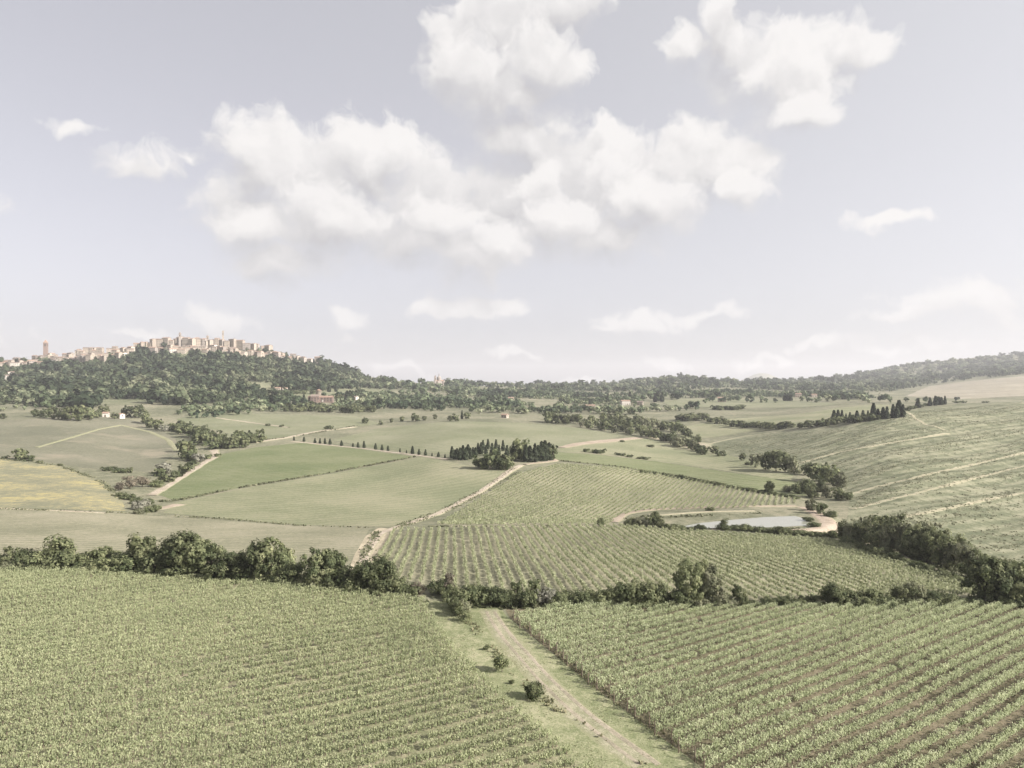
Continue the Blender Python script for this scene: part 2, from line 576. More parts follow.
M = {}
M['ground'] = field_mat('rough grass', (0.114, 0.119, 0.076), (0.171, 0.171, 0.114), (0.247, 0.228, 0.162), 0.012, 0.25, contrast=1.1)
M['vine_soil_left'] = field_mat('grassed vineyard soil', (.15, .155, .09), (.215, .21, .13), (.30, .27, .185), 0.03, 0.8)
M['vine_soil_right'] = field_mat('dry vineyard soil', (0.087, 0.081, 0.051), (0.137, 0.122, 0.079), (0.203, 0.172, 0.122), 0.03, 0.8)
M['track_grass'] = field_mat('mown grass', (0.152, 0.170, 0.088), (0.226, 0.233, 0.134), (0.314, 0.301, 0.194), 0.05, 0.7)
M['bank_soil'] = field_mat('bank vineyard soil', (0.194, 0.189, 0.126), (0.249, 0.237, 0.160), (0.304, 0.280, 0.198), 0.04, 0.7)
M['stubble'] = field_mat('brownish stubble', (0.167, 0.167, 0.112), (0.229, 0.219, 0.149), (0.289, 0.266, 0.196), 0.03, 1.0, stripes=(8, 3.0, 0.35))
M['hay_strip'] = field_mat('bleached dry verge', (.27, .245, .175), (.33, .295, .215), (.39, .345, .26), 0.08, 0.8, rim=(.25, .24, .16))
M['hay'] = field_mat('bleached dry grass', (.30, .265, .19), (.375, .325, .235), (.45, .39, .29), 0.08, 0.8)
M['pale_green'] = field_mat('pale green meadow', (0.153, 0.166, 0.098), (0.204, 0.208, 0.128), (0.259, 0.246, 0.166), 0.018, 0.9, stripes=(40, 6, 0.28), contrast=1.15)
M['green'] = field_mat('green crop', (0.108, 0.132, 0.064), (0.152, 0.168, 0.088), (0.196, 0.200, 0.120), 0.02, 0.8, stripes=(25, 5.5, 0.55))
M['green_far'] = field_mat('far green meadow', (0.142, 0.155, 0.090), (0.185, 0.189, 0.120), (0.232, 0.228, 0.155), 0.014, 0.5, stripes=(20, 10, 0.4))
M['yellow'] = field_mat('yellow flowering field', (0.176, 0.176, 0.117), (0.234, 0.221, 0.144), (0.351, 0.306, 0.153), 0.035, 0.3, contrast=1.2)
M['convex'] = field_mat('grey green pasture', (0.126, 0.129, 0.090), (0.162, 0.159, 0.111), (0.201, 0.191, 0.141), 0.015, 0.5, patch=((.25, .222, .165), 0.022, .54, .68))
M['rough_hill'] = field_mat('rough dry pasture', (0.107, 0.117, 0.073), (0.162, 0.167, 0.107), (0.236, 0.230, 0.159), 0.03, 0.22, stripes=(36, 6.5, 0.42), contrast=1.1, bump=0.6)
M['tan'] = field_mat('tan ploughed field', (0.236, 0.214, 0.164), (0.286, 0.257, 0.197), (0.328, 0.297, 0.231), 0.008, 0.06, stripes=(5, 30, 0.15))
M['path_dry'] = field_mat('worn dry grass', (.20, .20, .13), (.265, .255, .175), (.335, .31, .22), 0.1, 0.8, rim=(.235, .235, .14))
M['rut'] = field_mat('worn rut', (0.215, 0.194, 0.142), (0.288, 0.254, 0.189), (0.344, 0.301, 0.232), 0.15, 1.2, rim=(.27, .25, .17))
M['dirt'] = field_mat('pale dirt', (.29, .245, .19), (.365, .31, .245), (.44, .385, .305), 0.15, 1.2, rim=(.25, .24, .155))
M['dirt_pink'] = field_mat('pinkish dirt', (0.261, 0.211, 0.162), (0.329, 0.270, 0.211), (0.396, 0.329, 0.261), 0.1, 1.0, rim=(.25, .235, .155))
M['wood_floor'] = field_mat('woodland floor', (.11, .12, .07), (.17, .175, .11), (.24, .23, .155), 0.02, 0.2)
M['leaf_dark'] = leaf_mat('dark leaves', (0.058, 0.074, 0.036), (0.120, 0.138, 0.070), (0.240, 0.252, 0.138), 0.45)
M['leaf_mid'] = leaf_mat('mid green leaves', (0.083, 0.100, 0.050), (0.165, 0.183, 0.094), (0.295, 0.301, 0.171), 0.45)
M['leaf_pale'] = leaf_mat('pale leaves', (0.110, 0.121, 0.072), (0.176, 0.182, 0.110), (0.253, 0.248, 0.165))
M['leaf_grey'] = leaf_mat('grey green leaves', (.16, .16, .12), (.235, .23, .18), (.32, .305, .25))
M['leaf_bare'] = leaf_mat('dry twigs', (.12, .105, .075), (.18, .155, .115), (.25, .215, .165))
M['leaf_cypress'] = leaf_mat('cypress leaves', (.020, .028, .016), (.038, .048, .027), (.075, .085, .048), 0.2)
M['leaf_wood'] = leaf_mat('woodland leaves', (0.037, 0.054, 0.031), (0.103, 0.129, 0.069), (0.255, 0.269, 0.168))
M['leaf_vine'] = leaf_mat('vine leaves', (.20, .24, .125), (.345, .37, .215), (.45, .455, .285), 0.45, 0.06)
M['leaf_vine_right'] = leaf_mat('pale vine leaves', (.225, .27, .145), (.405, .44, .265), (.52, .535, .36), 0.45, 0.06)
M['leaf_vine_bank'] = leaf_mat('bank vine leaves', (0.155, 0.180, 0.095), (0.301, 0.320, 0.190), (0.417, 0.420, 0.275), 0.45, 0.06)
M['grass_blade'] = leaf_mat('grass blades', (.14, .15, .08), (.24, .235, .14), (.36, .325, .215), 0.3, 0.1)
M['grass_rough'] = leaf_mat('rough grass tussocks', (0.154, 0.160, 0.099), (0.220, 0.215, 0.143), (0.308, 0.286, 0.204), 0.35, 0.1)
M['weed'] = leaf_mat('weeds', (.075, .085, .045), (.14, .145, .085), (.25, .24, .15), 0.3, 0.1)
M['bark'] = plain_mat('bark', (.07, .06, .045), (.15, .125, .095), 6)
M['vine_wood'] = plain_mat('vine wood', (.10, .08, .06), (.20, .16, .12), 6)
M['stone'] = plain_mat('pale plastered stone', (.28, .24, .195), (.39, .335, .28), 0.25)
M['stone_warm'] = plain_mat('warm plastered stone', (.28, .235, .19), (.37, .315, .26), 0.25)
M['stone_grey'] = plain_mat('grey stone', (.24, .21, .185), (.32, .28, .245), 0.25)
M['brick'] = plain_mat('reddish brick', (.155, .115, .098), (.22, .165, .14), 0.4)
M['tile'] = plain_mat('terracotta roof tiles', (.24, .165, .125), (.35, .245, .185), 0.6)
M['tile_dark'] = plain_mat('weathered roof tiles', (.17, .135, .115), (.25, .20, .165), 0.6)
M['opening'] = plain_mat('dark window openings', (.05, .045, .04), (.08, .07, .06), 1)
M['white_wall'] = plain_mat('whitewashed wall', (.40, .37, .325), (.48, .445, .395), 0.4)


# ------------------------------------------------------------------ mesh helpers
def mesh_np(name, V, Q, mats, tint=None, midx=None, smooth=False):
    """a mesh from arrays of vertices and of quads (or triangles)"""
    V = np.asarray(V, np.float32)
    Q = np.asarray(Q, np.int32)
    me = bpy.data.meshes.new(name)
    n, k = Q.shape
    me.vertices.add(len(V))
    me.vertices.foreach_set('co', V.ravel())
    me.loops.add(n * k)
    me.loops.foreach_set('vertex_index', Q.ravel())
    me.polygons.add(n)
    me.polygons.foreach_set('loop_start', np.arange(0, n * k, k, dtype=np.int32))
    for m in mats:
        me.materials.append(m)
    if midx is not None:
        me.polygons.foreach_set('material_index', np.asarray(midx, np.int32))
    me.update(calc_edges=True)
    if smooth:
        me.polygons.foreach_set('use_smooth', np.ones(n, bool))
    if tint is not None:
        at = me.attributes.new('tint', 'FLOAT', 'POINT')
        at.data.foreach_set('value', np.asarray(tint, np.float32))
    return me


def link(name, me, parent=None, loc=(0, 0, 0), rz=0.0, sc=1.0):
    o = bpy.data.objects.new(name, me)
    COL.objects.link(o)
    o.location = loc
    o.rotation_euler = (0, 0, rz)
    o.scale = sc if isinstance(sc, (tuple, list)) else (sc, sc, sc)
    if parent:
        o.parent = parent
    return o


def tag(o, label=None, cat=None, group=None, kind=None):
    if label:
        o['label'] = label
    if cat:
        o['category'] = cat
    if group:
        o['group'] = group
    if kind:
        o['kind'] = kind
    return o


ONES = 'first second third fourth fifth sixth seventh eighth ninth tenth eleventh twelfth thirteenth fourteenth fifteenth sixteenth seventeenth eighteenth nineteenth'.split()
TENS = {2: 'twenty', 3: 'thirty', 4: 'forty', 5: 'fifty', 6: 'sixty', 7: 'seventy', 8: 'eighty', 9: 'ninety'}
TENTH = {2: 'twentieth', 3: 'thirtieth', 4: 'fortieth', 5: 'fiftieth', 6: 'sixtieth', 7: 'seventieth', 8: 'eightieth', 9: 'ninetieth'}


def ordinal(n):
    if n < 20:
        return ONES[n - 1]
    if n > 99:
        return 'hundred-and-' + ordinal(n - 100) if n > 100 else 'hundredth'
    a, b = divmod(n, 10)
    return TENTH[a] if b == 0 else TENS[a] + '-' + ONES[b - 1]


# ------------------------------------------------------------------ ground sheet and fields
GU = np.concatenate([np.arange(-540, -60, 24.0), np.arange(-60, 1085, 3.0), np.arange(1100, 1570, 24.0)])
GT = np.concatenate([np.arange(math.log(32), math.log(130), 0.006), np.arange(math.log(130), math.log(700), 0.0055),
                     np.arange(math.log(700), math.log(2500), 0.008), np.arange(math.log(2500), math.log(10400), 0.02)])
GUU, GTT = np.meshgrid(GU, GT, indexing='ij')
GYY = np.exp(GTT)
GXX = (GUU - CX) / F * GYY
GZZ = ground_uy(GUU, GYY)
nU, nT = GUU.shape
idx = np.arange(nU * nT).reshape(nU, nT)
quads = np.stack([idx[:-1, :-1], idx[1:, :-1], idx[1:, 1:], idx[:-1, 1:]], -1).reshape(-1, 4)
me = mesh_np('ground', np.stack([GXX, GYY, GZZ], -1).reshape(-1, 3), quads, [M['ground']], smooth=True)
tag(link('ground', me), 'rolling grassland that carries the fields and reaches the horizon', kind='structure')

UC = 0.5 * (GU[:-1] + GU[1:])
TC = 0.5 * (GT[:-1] + GT[1:])
FIELDS = {}


def field(name, pts, mat, label, layer=1):
    """a field draped on the ground, its outline given by points of the photograph unprojected onto the terrain"""
    W = path_world(list(pts) + [pts[0]], 10.0)[:-1]
    FIELDS[label] = W
    PU = CX + F * W[:, 0] / W[:, 1]
    PT = np.log(W[:, 1])
    i0, i1 = np.searchsorted(UC, PU.min()) , np.searchsorted(UC, PU.max())
    j0, j1 = np.searchsorted(TC, PT.min()), np.searchsorted(TC, PT.max())
    if i1 <= i0 or j1 <= j0:
        return W
    A, B = np.meshgrid(UC[i0:i1], TC[j0:j1], indexing='ij')
    sel = inside(np.stack([PU, PT], -1), A, B)
    full = np.zeros((nU - 1, nT - 1), bool)
    full[i0:i1, j0:j1] = sel
    ii, jj = np.nonzero(full)
    if len(ii) == 0:
        return W
    q = np.stack([idx[ii, jj], idx[ii + 1, jj], idx[ii + 1, jj + 1], idx[ii, jj + 1]], -1)
    used, inv = np.unique(q, return_inverse=True)
    q = inv.reshape(-1, 4)
    cnt = np.bincount(q.ravel(), minlength=len(used))
    u, t = GUU.ravel()[used].copy(), GTT.ravel()[used].copy()
    # draw the ragged rim onto the outline
    rim = np.nonzero(cnt < 4)[0]
    a = np.stack([PU, PT], -1)
    b = np.roll(a, -1, 0)
    su, st = 3.0, 0.0055
    for k in rim:
        p = np.array([u[k] / su, t[k] / st])
        a2, b2 = a / (su, st), b / (su, st)
        d = b2 - a2
        s = np.clip(((p - a2) * d).sum(1) / ((d * d).sum(1) + 1e-9), 0, 1)
        c = a2 + d * s[:, None]
        dist = ((c - p) ** 2).sum(1)
        m = int(np.argmin(dist))
        if dist[m] < 1.6:
            u[k], t[k] = c[m][0] * su, c[m][1] * st
    Y = np.exp(t)
    X = (u - CX) / F * Y
    Z = ground_uy(u, Y) + layer * (0.01 + 0.00012 * Y)
    me = mesh_np(name, np.stack([X, Y, Z], -1), q, [M[mat]], smooth=True)
    tag(link(name, me), label, kind='structure')
    return W


def strip(name, pts, width, mat, label, layer=4, jitter=0.12, fade=1.0):
    """a track: a ribbon draped on the ground"""
    W = path_world(pts, 8.0)
    # resample evenly
    d = np.concatenate([[0], np.cumsum(np.hypot(*np.diff(W, axis=0).T))])
    n = max(8, int(d[-1] / 1.2))
    s = np.linspace(0, d[-1], n)
    k = max(1, int(8 / (d[-1] / n)))
    x, y = np.interp(s, d, W[:, 0]), np.interp(s, d, W[:, 1])
    ker = np.ones(2 * k + 1) / (2 * k + 1)
    x = np.convolve(np.pad(x, k, 'edge'), ker, 'valid')
    y = np.convolve(np.pad(y, k, 'edge'), ker, 'valid')
    tx, ty = np.gradient(x), np.gradient(y)
    ln = np.hypot(tx, ty) + 1e-9
    nx, ny = -ty / ln, tx / ln
    m = 9
    wob = np.convolve(RNG.normal(0, 1, n + 8), np.ones(9) / 9, 'valid') * jitter * 2
    V = []
    wv = width if np.ndim(width) else (width, width)
    ww = np.interp(s, np.linspace(0, d[-1], len(wv)), wv)
    lift = [-.3, .5, 1, 1, 1, 1, 1, .5, -.3]
    edge = [0, .3, .75, 1, .8, 1, .75, .3, 0]
    for i, c in enumerate(np.linspace(-0.6, 0.6, m)):
        X = x + nx * (c * ww * (1 + wob) + wob * 0.4)
        Y = y + ny * (c * ww * (1 + wob) + wob * 0.4)
        V.append(np.stack([X, Y, ground(X, Y) + lift[i] * layer * (0.012 + 0.00012 * Y)], -1))
    V = np.array(V).reshape(-1, 3)
    ix = np.arange(m * n).reshape(m, n)
    q = np.stack([ix[:-1, :-1], ix[:-1, 1:], ix[1:, 1:], ix[1:, :-1]], -1).reshape(-1, 4)[:, ::-1]
    me = mesh_np(name, V, q, [M[{'hay': 'hay_strip'}.get(mat, mat)]], tint=np.repeat(edge, n) * fade, smooth=True)
    tag(link(name, me), label, kind='structure')


NEAR_L = field('vineyard_ground', [(-330, 575), (-60, 567), (0, 569), (100, 570), (180, 575), (250, 580), (330, 588), (380, 593), (424, 601), (436, 628), (470, 668), (520, 714), (585, 768), (700, 850), (700, 960), (-330, 960)],
               'vine_soil_left', 'pale soil and grass under the vines of the near left vineyard')
STRIP = field('meadow', [(424, 600), (500, 606), (506, 616), (600, 692), (700, 766), (830, 860), (700, 860), (585, 768), (520, 714), (470, 668), (436, 628)],
              'track_grass', 'mown grass strip running between the two near vineyards', 1)
NEAR_R = field('vineyard_ground', [(505, 609), (640, 607), (760, 607), (900, 606), (1024, 606), (1330, 608), (1330, 960), (900, 960), (830, 860), (700, 766), (600, 692), (510, 618)],
               'vine_soil_right', 'dry pale soil between the rows of the near right vineyard')
BANK = field('vineyard_ground', [(386, 532), (470, 528), (620, 527), (690, 531), (760, 536), (838, 541), (880, 556), (940, 578), (985, 596), (940, 600), (700, 601), (520, 596), (440, 588), (395, 578), (378, 560)],
             'bank_soil', 'bare pale soil of the vineyard on the bank behind the hedgerow')
STUB = field('field', [(-330, 509), (0, 509), (115, 513), (180, 518), (300, 526), (370, 528), (352, 562), (330, 585), (200, 573), (0, 566), (-330, 570)],
             'stubble', 'brownish stubble field behind the left hedgerow')
field('meadow', [(379, 528), (390, 529), (388, 540), (378, 562), (372, 578), (346, 578), (354, 556), (366, 536)], 'hay', 'bleached dry grass bank where the farm track comes over the rise', 2)
PALE = field('field', [(163, 513), (175, 503), (240, 489), (330, 474), (400, 461), (422, 457), (470, 466), (515, 466), (480, 492), (440, 512), (398, 527), (300, 525), (220, 518)],
             'pale_green', 'wide pale green meadow left of the dirt track')
GREEN = field('field', [(153, 493), (185, 473), (212, 456), (258, 447), (300, 443), (360, 449), (416, 457), (330, 473), (240, 488), (176, 501)],
              'green', 'darker green crop field in front of the row of young cypresses')
MID = field('vineyard_ground', [(437, 525), (480, 498), (520, 473), (560, 464), (620, 468), (700, 481), (790, 497), (802, 503), (740, 508), (640, 511), (618, 517), (608, 525), (520, 525)],
            'bank_soil', 'pale soil of the vineyard that slopes up to the cypress copse')
GSTRIP = field('field', [(556, 452), (600, 455), (660, 462), (740, 474), (800, 482), (806, 496), (760, 492), (700, 480), (620, 467), (566, 461), (546, 458)],
               'green', 'narrow strip of fresh green crop behind the sloping vineyard', 2)
field('field', [(332, 440), (380, 428), (450, 421), (520, 423), (580, 428), (622, 436), (600, 441), (560, 447), (545, 456), (440, 454), (380, 449)],
      'green_far', 'long green meadow behind the cypress copse')
field('field', [(562, 447), (604, 442), (650, 437), (690, 447), (760, 462), (795, 474), (790, 481), (700, 467), (620, 456), (556, 451)], 'pale_green', 'pale fallow strip above the fresh green crop')
field('field', [(214, 444), (258, 441), (312, 433), (352, 427), (380, 424), (356, 416), (270, 414), (200, 412), (176, 420), (220, 432)], 'green_far', 'flat green field below the wooded hill')
field('field', [(-330, 452), (0, 459), (60, 466), (100, 481), (122, 500), (126, 511), (0, 508), (-330, 508)], 'yellow', 'field with yellow flowers at the left')
field('field', [(-330, 418), (0, 421), (60, 417), (118, 417), (150, 425), (175, 438), (180, 452), (150, 472), (100, 470), (40, 461), (0, 457), (-330, 450)], 'convex', 'rounded grey green pasture with bleached patches')
field('hillside', [(700, 452), (720, 440), (760, 433), (850, 427), (880, 418), (905, 412), (960, 404), (1024, 401), (1330, 401), (1330, 600), (1030, 596), (960, 570), (880, 545), (845, 535), (850, 500), (830, 480), (790, 462)],
      'rough_hill', 'rough dry pasture hillside with pale tracks at the right', 1)
field('field', [(676, 428), (730, 419), (800, 414), (838, 408), (880, 404), (905, 410), (880, 416), (840, 424), (760, 430), (716, 437), (680, 440)], 'pale_green', 'pale rounded field behind the dark hedge at right', 2)
field('field', [(905, 396), (930, 386), (970, 381), (1024, 376), (1330, 372), (1330, 396), (1024, 396), (960, 399)], 'tan', 'tan ploughed field on the far right hillside')
field('field', [(655, 400), (720, 398), (800, 401), (840, 404), (800, 408), (720, 408), (670, 406)], 'green_far', 'far flat field between hedges', 2)
field('field', [(700, 391), (760, 391), (790, 394), (740, 396), (690, 396)], 'pale_green', 'small far pale field on the ridge', 2)
field('hillside', [(-330, 384), (0, 404), (60, 404), (130, 405), (200, 402), (280, 398), (340, 398), (385, 392), (400, 386), (370, 377), (330, 367), (300, 360), (220, 351), (150, 350), (80, 359), (0, 363), (-330, 370)],
      'wood_floor', 'wooded slope of the hill below the town')

strip('dirt_track', [(360, 571), (366, 552), (380, 533), (396, 528), (440, 513), (480, 492), (512, 470), (522, 465)], (3.0, 3.4, 3.6, 4.4), 'dirt', 'pale dirt track climbing from the bank to the cypress copse', 5)
strip('dirt_track', [(522, 465), (560, 460.5), (546, 458)], 4.0, 'dirt_pink', 'bare dirt corner under the cypress copse', 5)
strip('dirt_track', [(560, 448), (580, 444), (612, 440.5), (640, 438)], (8, 16, 12), 'dirt_pink', 'bare pinkish headland beyond the cypress copse', 5)
strip('dirt_track', [(640, 437), (662, 439), (690, 444), (706, 451)], (10, 34, 20), 'hay', 'bleached clearing at the foot of the tree belt', 4)
strip('dirt_track', [(150, 496), (168, 486), (190, 472), (209, 460), (217, 456), (213, 450)], (5, 4, 5, 6), 'dirt', 'sandy farm track along the left edge of the green crop', 5)
strip('dirt_track', [(140, 511), (165, 508), (182, 504)], 5.0, 'dirt_pink', 'bare patch at the lower corner of the green crop', 5)
strip('dirt_track', [(35, 448), (70, 438), (100, 429), (122, 425)], 3.2, 'path_dry', 'faint pale path crossing the rounded pasture', 4, fade=.45)
strip('dirt_track', [(120, 425), (150, 432), (168, 440), (178, 452)], 4.0, 'path_dry', 'bleached rim of the rounded pasture', 4, fade=.5)
strip('dirt_track', [(252, 443), (285, 438), (315, 432), (356, 427)], 6.0, 'dirt', 'pale lane between the green fields', 5)
strip('dirt_track', [(215, 418), (260, 424), (290, 428)], 3.5, 'dirt', 'short pale lane at the foot of the wooded hill', 5)
strip('dirt_track', [(290, 441.5), (360, 448.5), (420, 456), (450, 460)], 3.5, 'dirt', 'straight lane along the row of young cypresses', 5)
strip('dirt_track', [(436, 526.5), (520, 526.5), (612, 526)], 3.5, 'hay', 'pale headland along the top of the bank vineyard', 5)
strip('dirt_track', [(-60, 508), (0, 508.5), (60, 511), (112, 514)], 2.5, 'dirt', 'pale path below the yellow field', 5)
strip('dirt_track', [(612, 523), (626, 513), (660, 509), (740, 507), (800, 506)], 4.0, 'dirt_pink', 'pinkish dirt road along the top of the pond', 5)
strip('dirt_track', [(640, 517), (700, 512), (760, 511)], 2.0, 'hay', 'pale footpath on the bank above the pond', 5)
strip('dirt_track', [(800, 507), (812, 512), (826, 520), (834, 527), (815, 531), (760, 530), (705, 529.5)], (5, 5, 6, 7, 4, 2, 2), 'dirt_pink', 'pinkish bare dirt dam around the end of the pond', 6)
strip('dirt_track', [(832, 526), (842, 533), (870, 547), (930, 569), (985, 592)], (4, 5, 5, 4), 'dirt', 'pale track below the belt of trees', 4)
for pts, w, lb in [
    ([(842, 496), (880, 486), (930, 474), (980, 463), (1040, 449)], 4.0, 'long pale track slanting up the rough hillside'),
    ([(850, 510), (900, 497), (960, 482), (1040, 462)], 4.0, 'second pale track slanting up the rough hillside'),
    ([(870, 524), (930, 512), (1000, 497), (1060, 486)], 4.0, 'lowest pale track across the rough hillside'),
    ([(800, 463), (840, 452), (890, 443), (950, 433)], 5.0, 'pale track across the upper rough hillside'),
    ([(905, 412), (914, 418), (926, 425), (950, 431)], 5.0, 'pale track dropping from the ridge with cypresses'),
    ([(1000, 401), (1024, 403), (1050, 405)], 8.0, 'pale bend of road on the ridge at the right edge'),
    ([(700, 446), (740, 437), (780, 432)], 6.0, 'pale edge of the rounded field behind the pond'),
]:
    strip('path', pts, w * .6, 'hay', lb, 3, fade=.55)
strip('footpath', [(488, 606), (492, 622), (520, 655), (560, 700), (610, 742), (660, 775)], (3.4, 3.8, 3.6, 3.2), 'path_dry', 'worn pale farm track on the grass strip', 2, fade=.72)
for k, dx in enumerate((-5, 9)):
    strip('footpath', [(488 + dx * .55, 608), (493 + dx * .65, 622), (521 + dx * .8, 655), (562 + dx, 700), (612 + dx * 1.2, 742), (662 + dx * 1.4, 775)], 0.75, 'rut', ('left', 'right')[k] + ' wheel rut of the worn farm track', 2.5)

# pond
m, N, L = new_mat('pond water')
bs = N.new('ShaderNodeBsdfPrincipled')
bs.inputs['Base Color'].default_value = (.27, .27, .22, 1)
bs.inputs['Roughness'].default_value = 0.08
bs.inputs['IOR'].default_value = 1.33
geo = N.new('ShaderNodeNewGeometry')
bp = N.new('ShaderNodeBump')
bp.inputs['Strength'].default_value = 0.12
bp.inputs['Distance'].default_value = 0.1
L.new(noise_node(N, L, geo.outputs['Position'], 1.3, 4), bp.inputs['Height'])
L.new(bp.outputs[0], bs.inputs['Normal'])
o = N.new('ShaderNodeOutputMaterial')
L.new(bs.outputs[0], o.inputs[0])
POND = []
for (u, v) in [(684, 526), (700, 523), (730, 520), (765, 517), (795, 516), (803, 518), (809, 522), (806, 525.5), (780, 527), (740, 528), (700, 528.3), (686, 528)]:
    Y = F * (HC - POND_Z) / (v - CY)
    POND.append(((u - CX) / F * Y, Y, POND_Z))
me = bpy.data.meshes.new('pond')
me.from_pydata(POND, [], [list(range(len(POND)))])
me.materials.append(m)
me.update()
tag(link('pond_water', me), 'small calm farm pond reflecting the pale sky', kind='structure')


# ------------------------------------------------------------------ plants
def leaf_quads(P, Nrm, size, rng, aspect=1.0, upright=False):
    """one quad per point, facing Nrm"""
    n = len(P)
    ref = rng.normal(0, 1, (n, 3))
    a = np.cross(Nrm, ref)
    a /= np.linalg.norm(a, axis=1, keepdims=True) + 1e-9
    if upright:
        up = np.array([0, 0, 1.0]) + rng.normal(0, .22, (n, 3))
        a = np.cross(up, Nrm)
        a /= np.linalg.norm(a, axis=1, keepdims=True) + 1e-9
        b = up / np.linalg.norm(up, axis=1, keepdims=True)
    else:
        b = np.cross(Nrm, a)
    s = (size * rng.uniform(0.6, 1.35, n))[:, None] * 0.5
    c = s * aspect
    V = np.stack([P - a * s - b * c, P + a * s * 0.8 - b * c * 1.1, P + a * s + b * c, P - a * s * 0.9 + b * c * 0.8], 1).reshape(-1, 3)
    return V, np.arange(n * 4).reshape(n, 4)


def unit(rng, n):
    v = rng.normal(0, 1, (n, 3))
    return v / np.linalg.norm(v, axis=1, keepdims=True)


def crown_points(rng, blobs, nclump, nleaf, clump_r, flat=1.0, rough=.42):
    """clumps of leaves on and inside a union of ellipsoids; gaps stay between the clumps"""
    P, Nr, T = [], [], []
    w = np.array([b[3] * b[4] * b[5] for b in blobs]) ** 0.67
    w /= w.sum()
    per = max(1, nleaf // nclump)
    for _ in range(nclump):
        b = blobs[rng.choice(len(blobs), p=w)]
        d = unit(rng, 1)[0]
        r = rng.uniform(0.45, 1.0) ** 0.5
        c = np.array(b[:3]) + d * np.array(b[3:]) * r
        rr = clump_r * rng.uniform(0.6, 1.4)
        dd = unit(rng, per)
        rad = rng.uniform(0.35, 1.0, per)[:, None] ** 0.6
        p = c + dd * rad * rr * np.array([1, 1, flat])
        P.append(p)
        nn = dd * 0.6 + d * 0.5 + unit(rng, per) * rough + np.array([0, 0, 0.2])
        Nr.append(nn / np.linalg.norm(nn, axis=1, keepdims=True))
        T.append(np.clip(rng.uniform(0.15, 0.85) + rng.normal(0, 0.16, per), 0, 1))
    return np.concatenate(P), np.concatenate(Nr), np.concatenate(T)


def tube(P, R, k=6):
    P = np.asarray(P, float)
    n = len(P)
    V = []
    for i in range(n):
        d = P[min(i + 1, n - 1)] - P[max(i - 1, 0)]
        d /= np.linalg.norm(d) + 1e-9
        a = np.cross(d, [0.3, 1, 0.2])
        a /= np.linalg.norm(a)
        b = np.cross(d, a)
        for j in range(k):
            t = 2 * pi * j / k
            V.append(P[i] + R[i] * (a * math.cos(t) + b * math.sin(t)))
    Q = [[i * k + j, i * k + (j + 1) % k, (i + 1) * k + (j + 1) % k, (i + 1) * k + j] for i in range(n - 1) for j in range(k)]
    return np.array(V), np.array(Q)


def trunk_mesh(rng, h, r, limbs, spread):
    Vs, Qs, o = [], [], 0
    lean = rng.normal(0, 0.03 * h, 2)
    pts = [(0, 0, -0.3), (lean[0] * .3, lean[1] * .3, h * .35), (lean[0], lean[1], h * .8)]
    parts = [(pts, [r * 1.25, r * .8, r * .3])]
    for i in range(limbs):
        a = 2 * pi * i / max(limbs, 1) + rng.uniform(-.4, .4)
        z0 = h * rng.uniform(.22, .45)
        e = spread * rng.uniform(.5, .85)
        parts.append(([(lean[0] * .3, lean[1] * .3, z0), (math.cos(a) * e * .45, math.sin(a) * e * .45, z0 + h * .14), (math.cos(a) * e, math.sin(a) * e, z0 + h * rng.uniform(.25, .42))], [r * .55, r * .38, r * .12]))
    for P, R in parts:
        V, Q = tube(P, R)
        Vs.append(V)
        Qs.append(Q + o)
        o += len(V)
    return np.concatenate(Vs), np.concatenate(Qs)


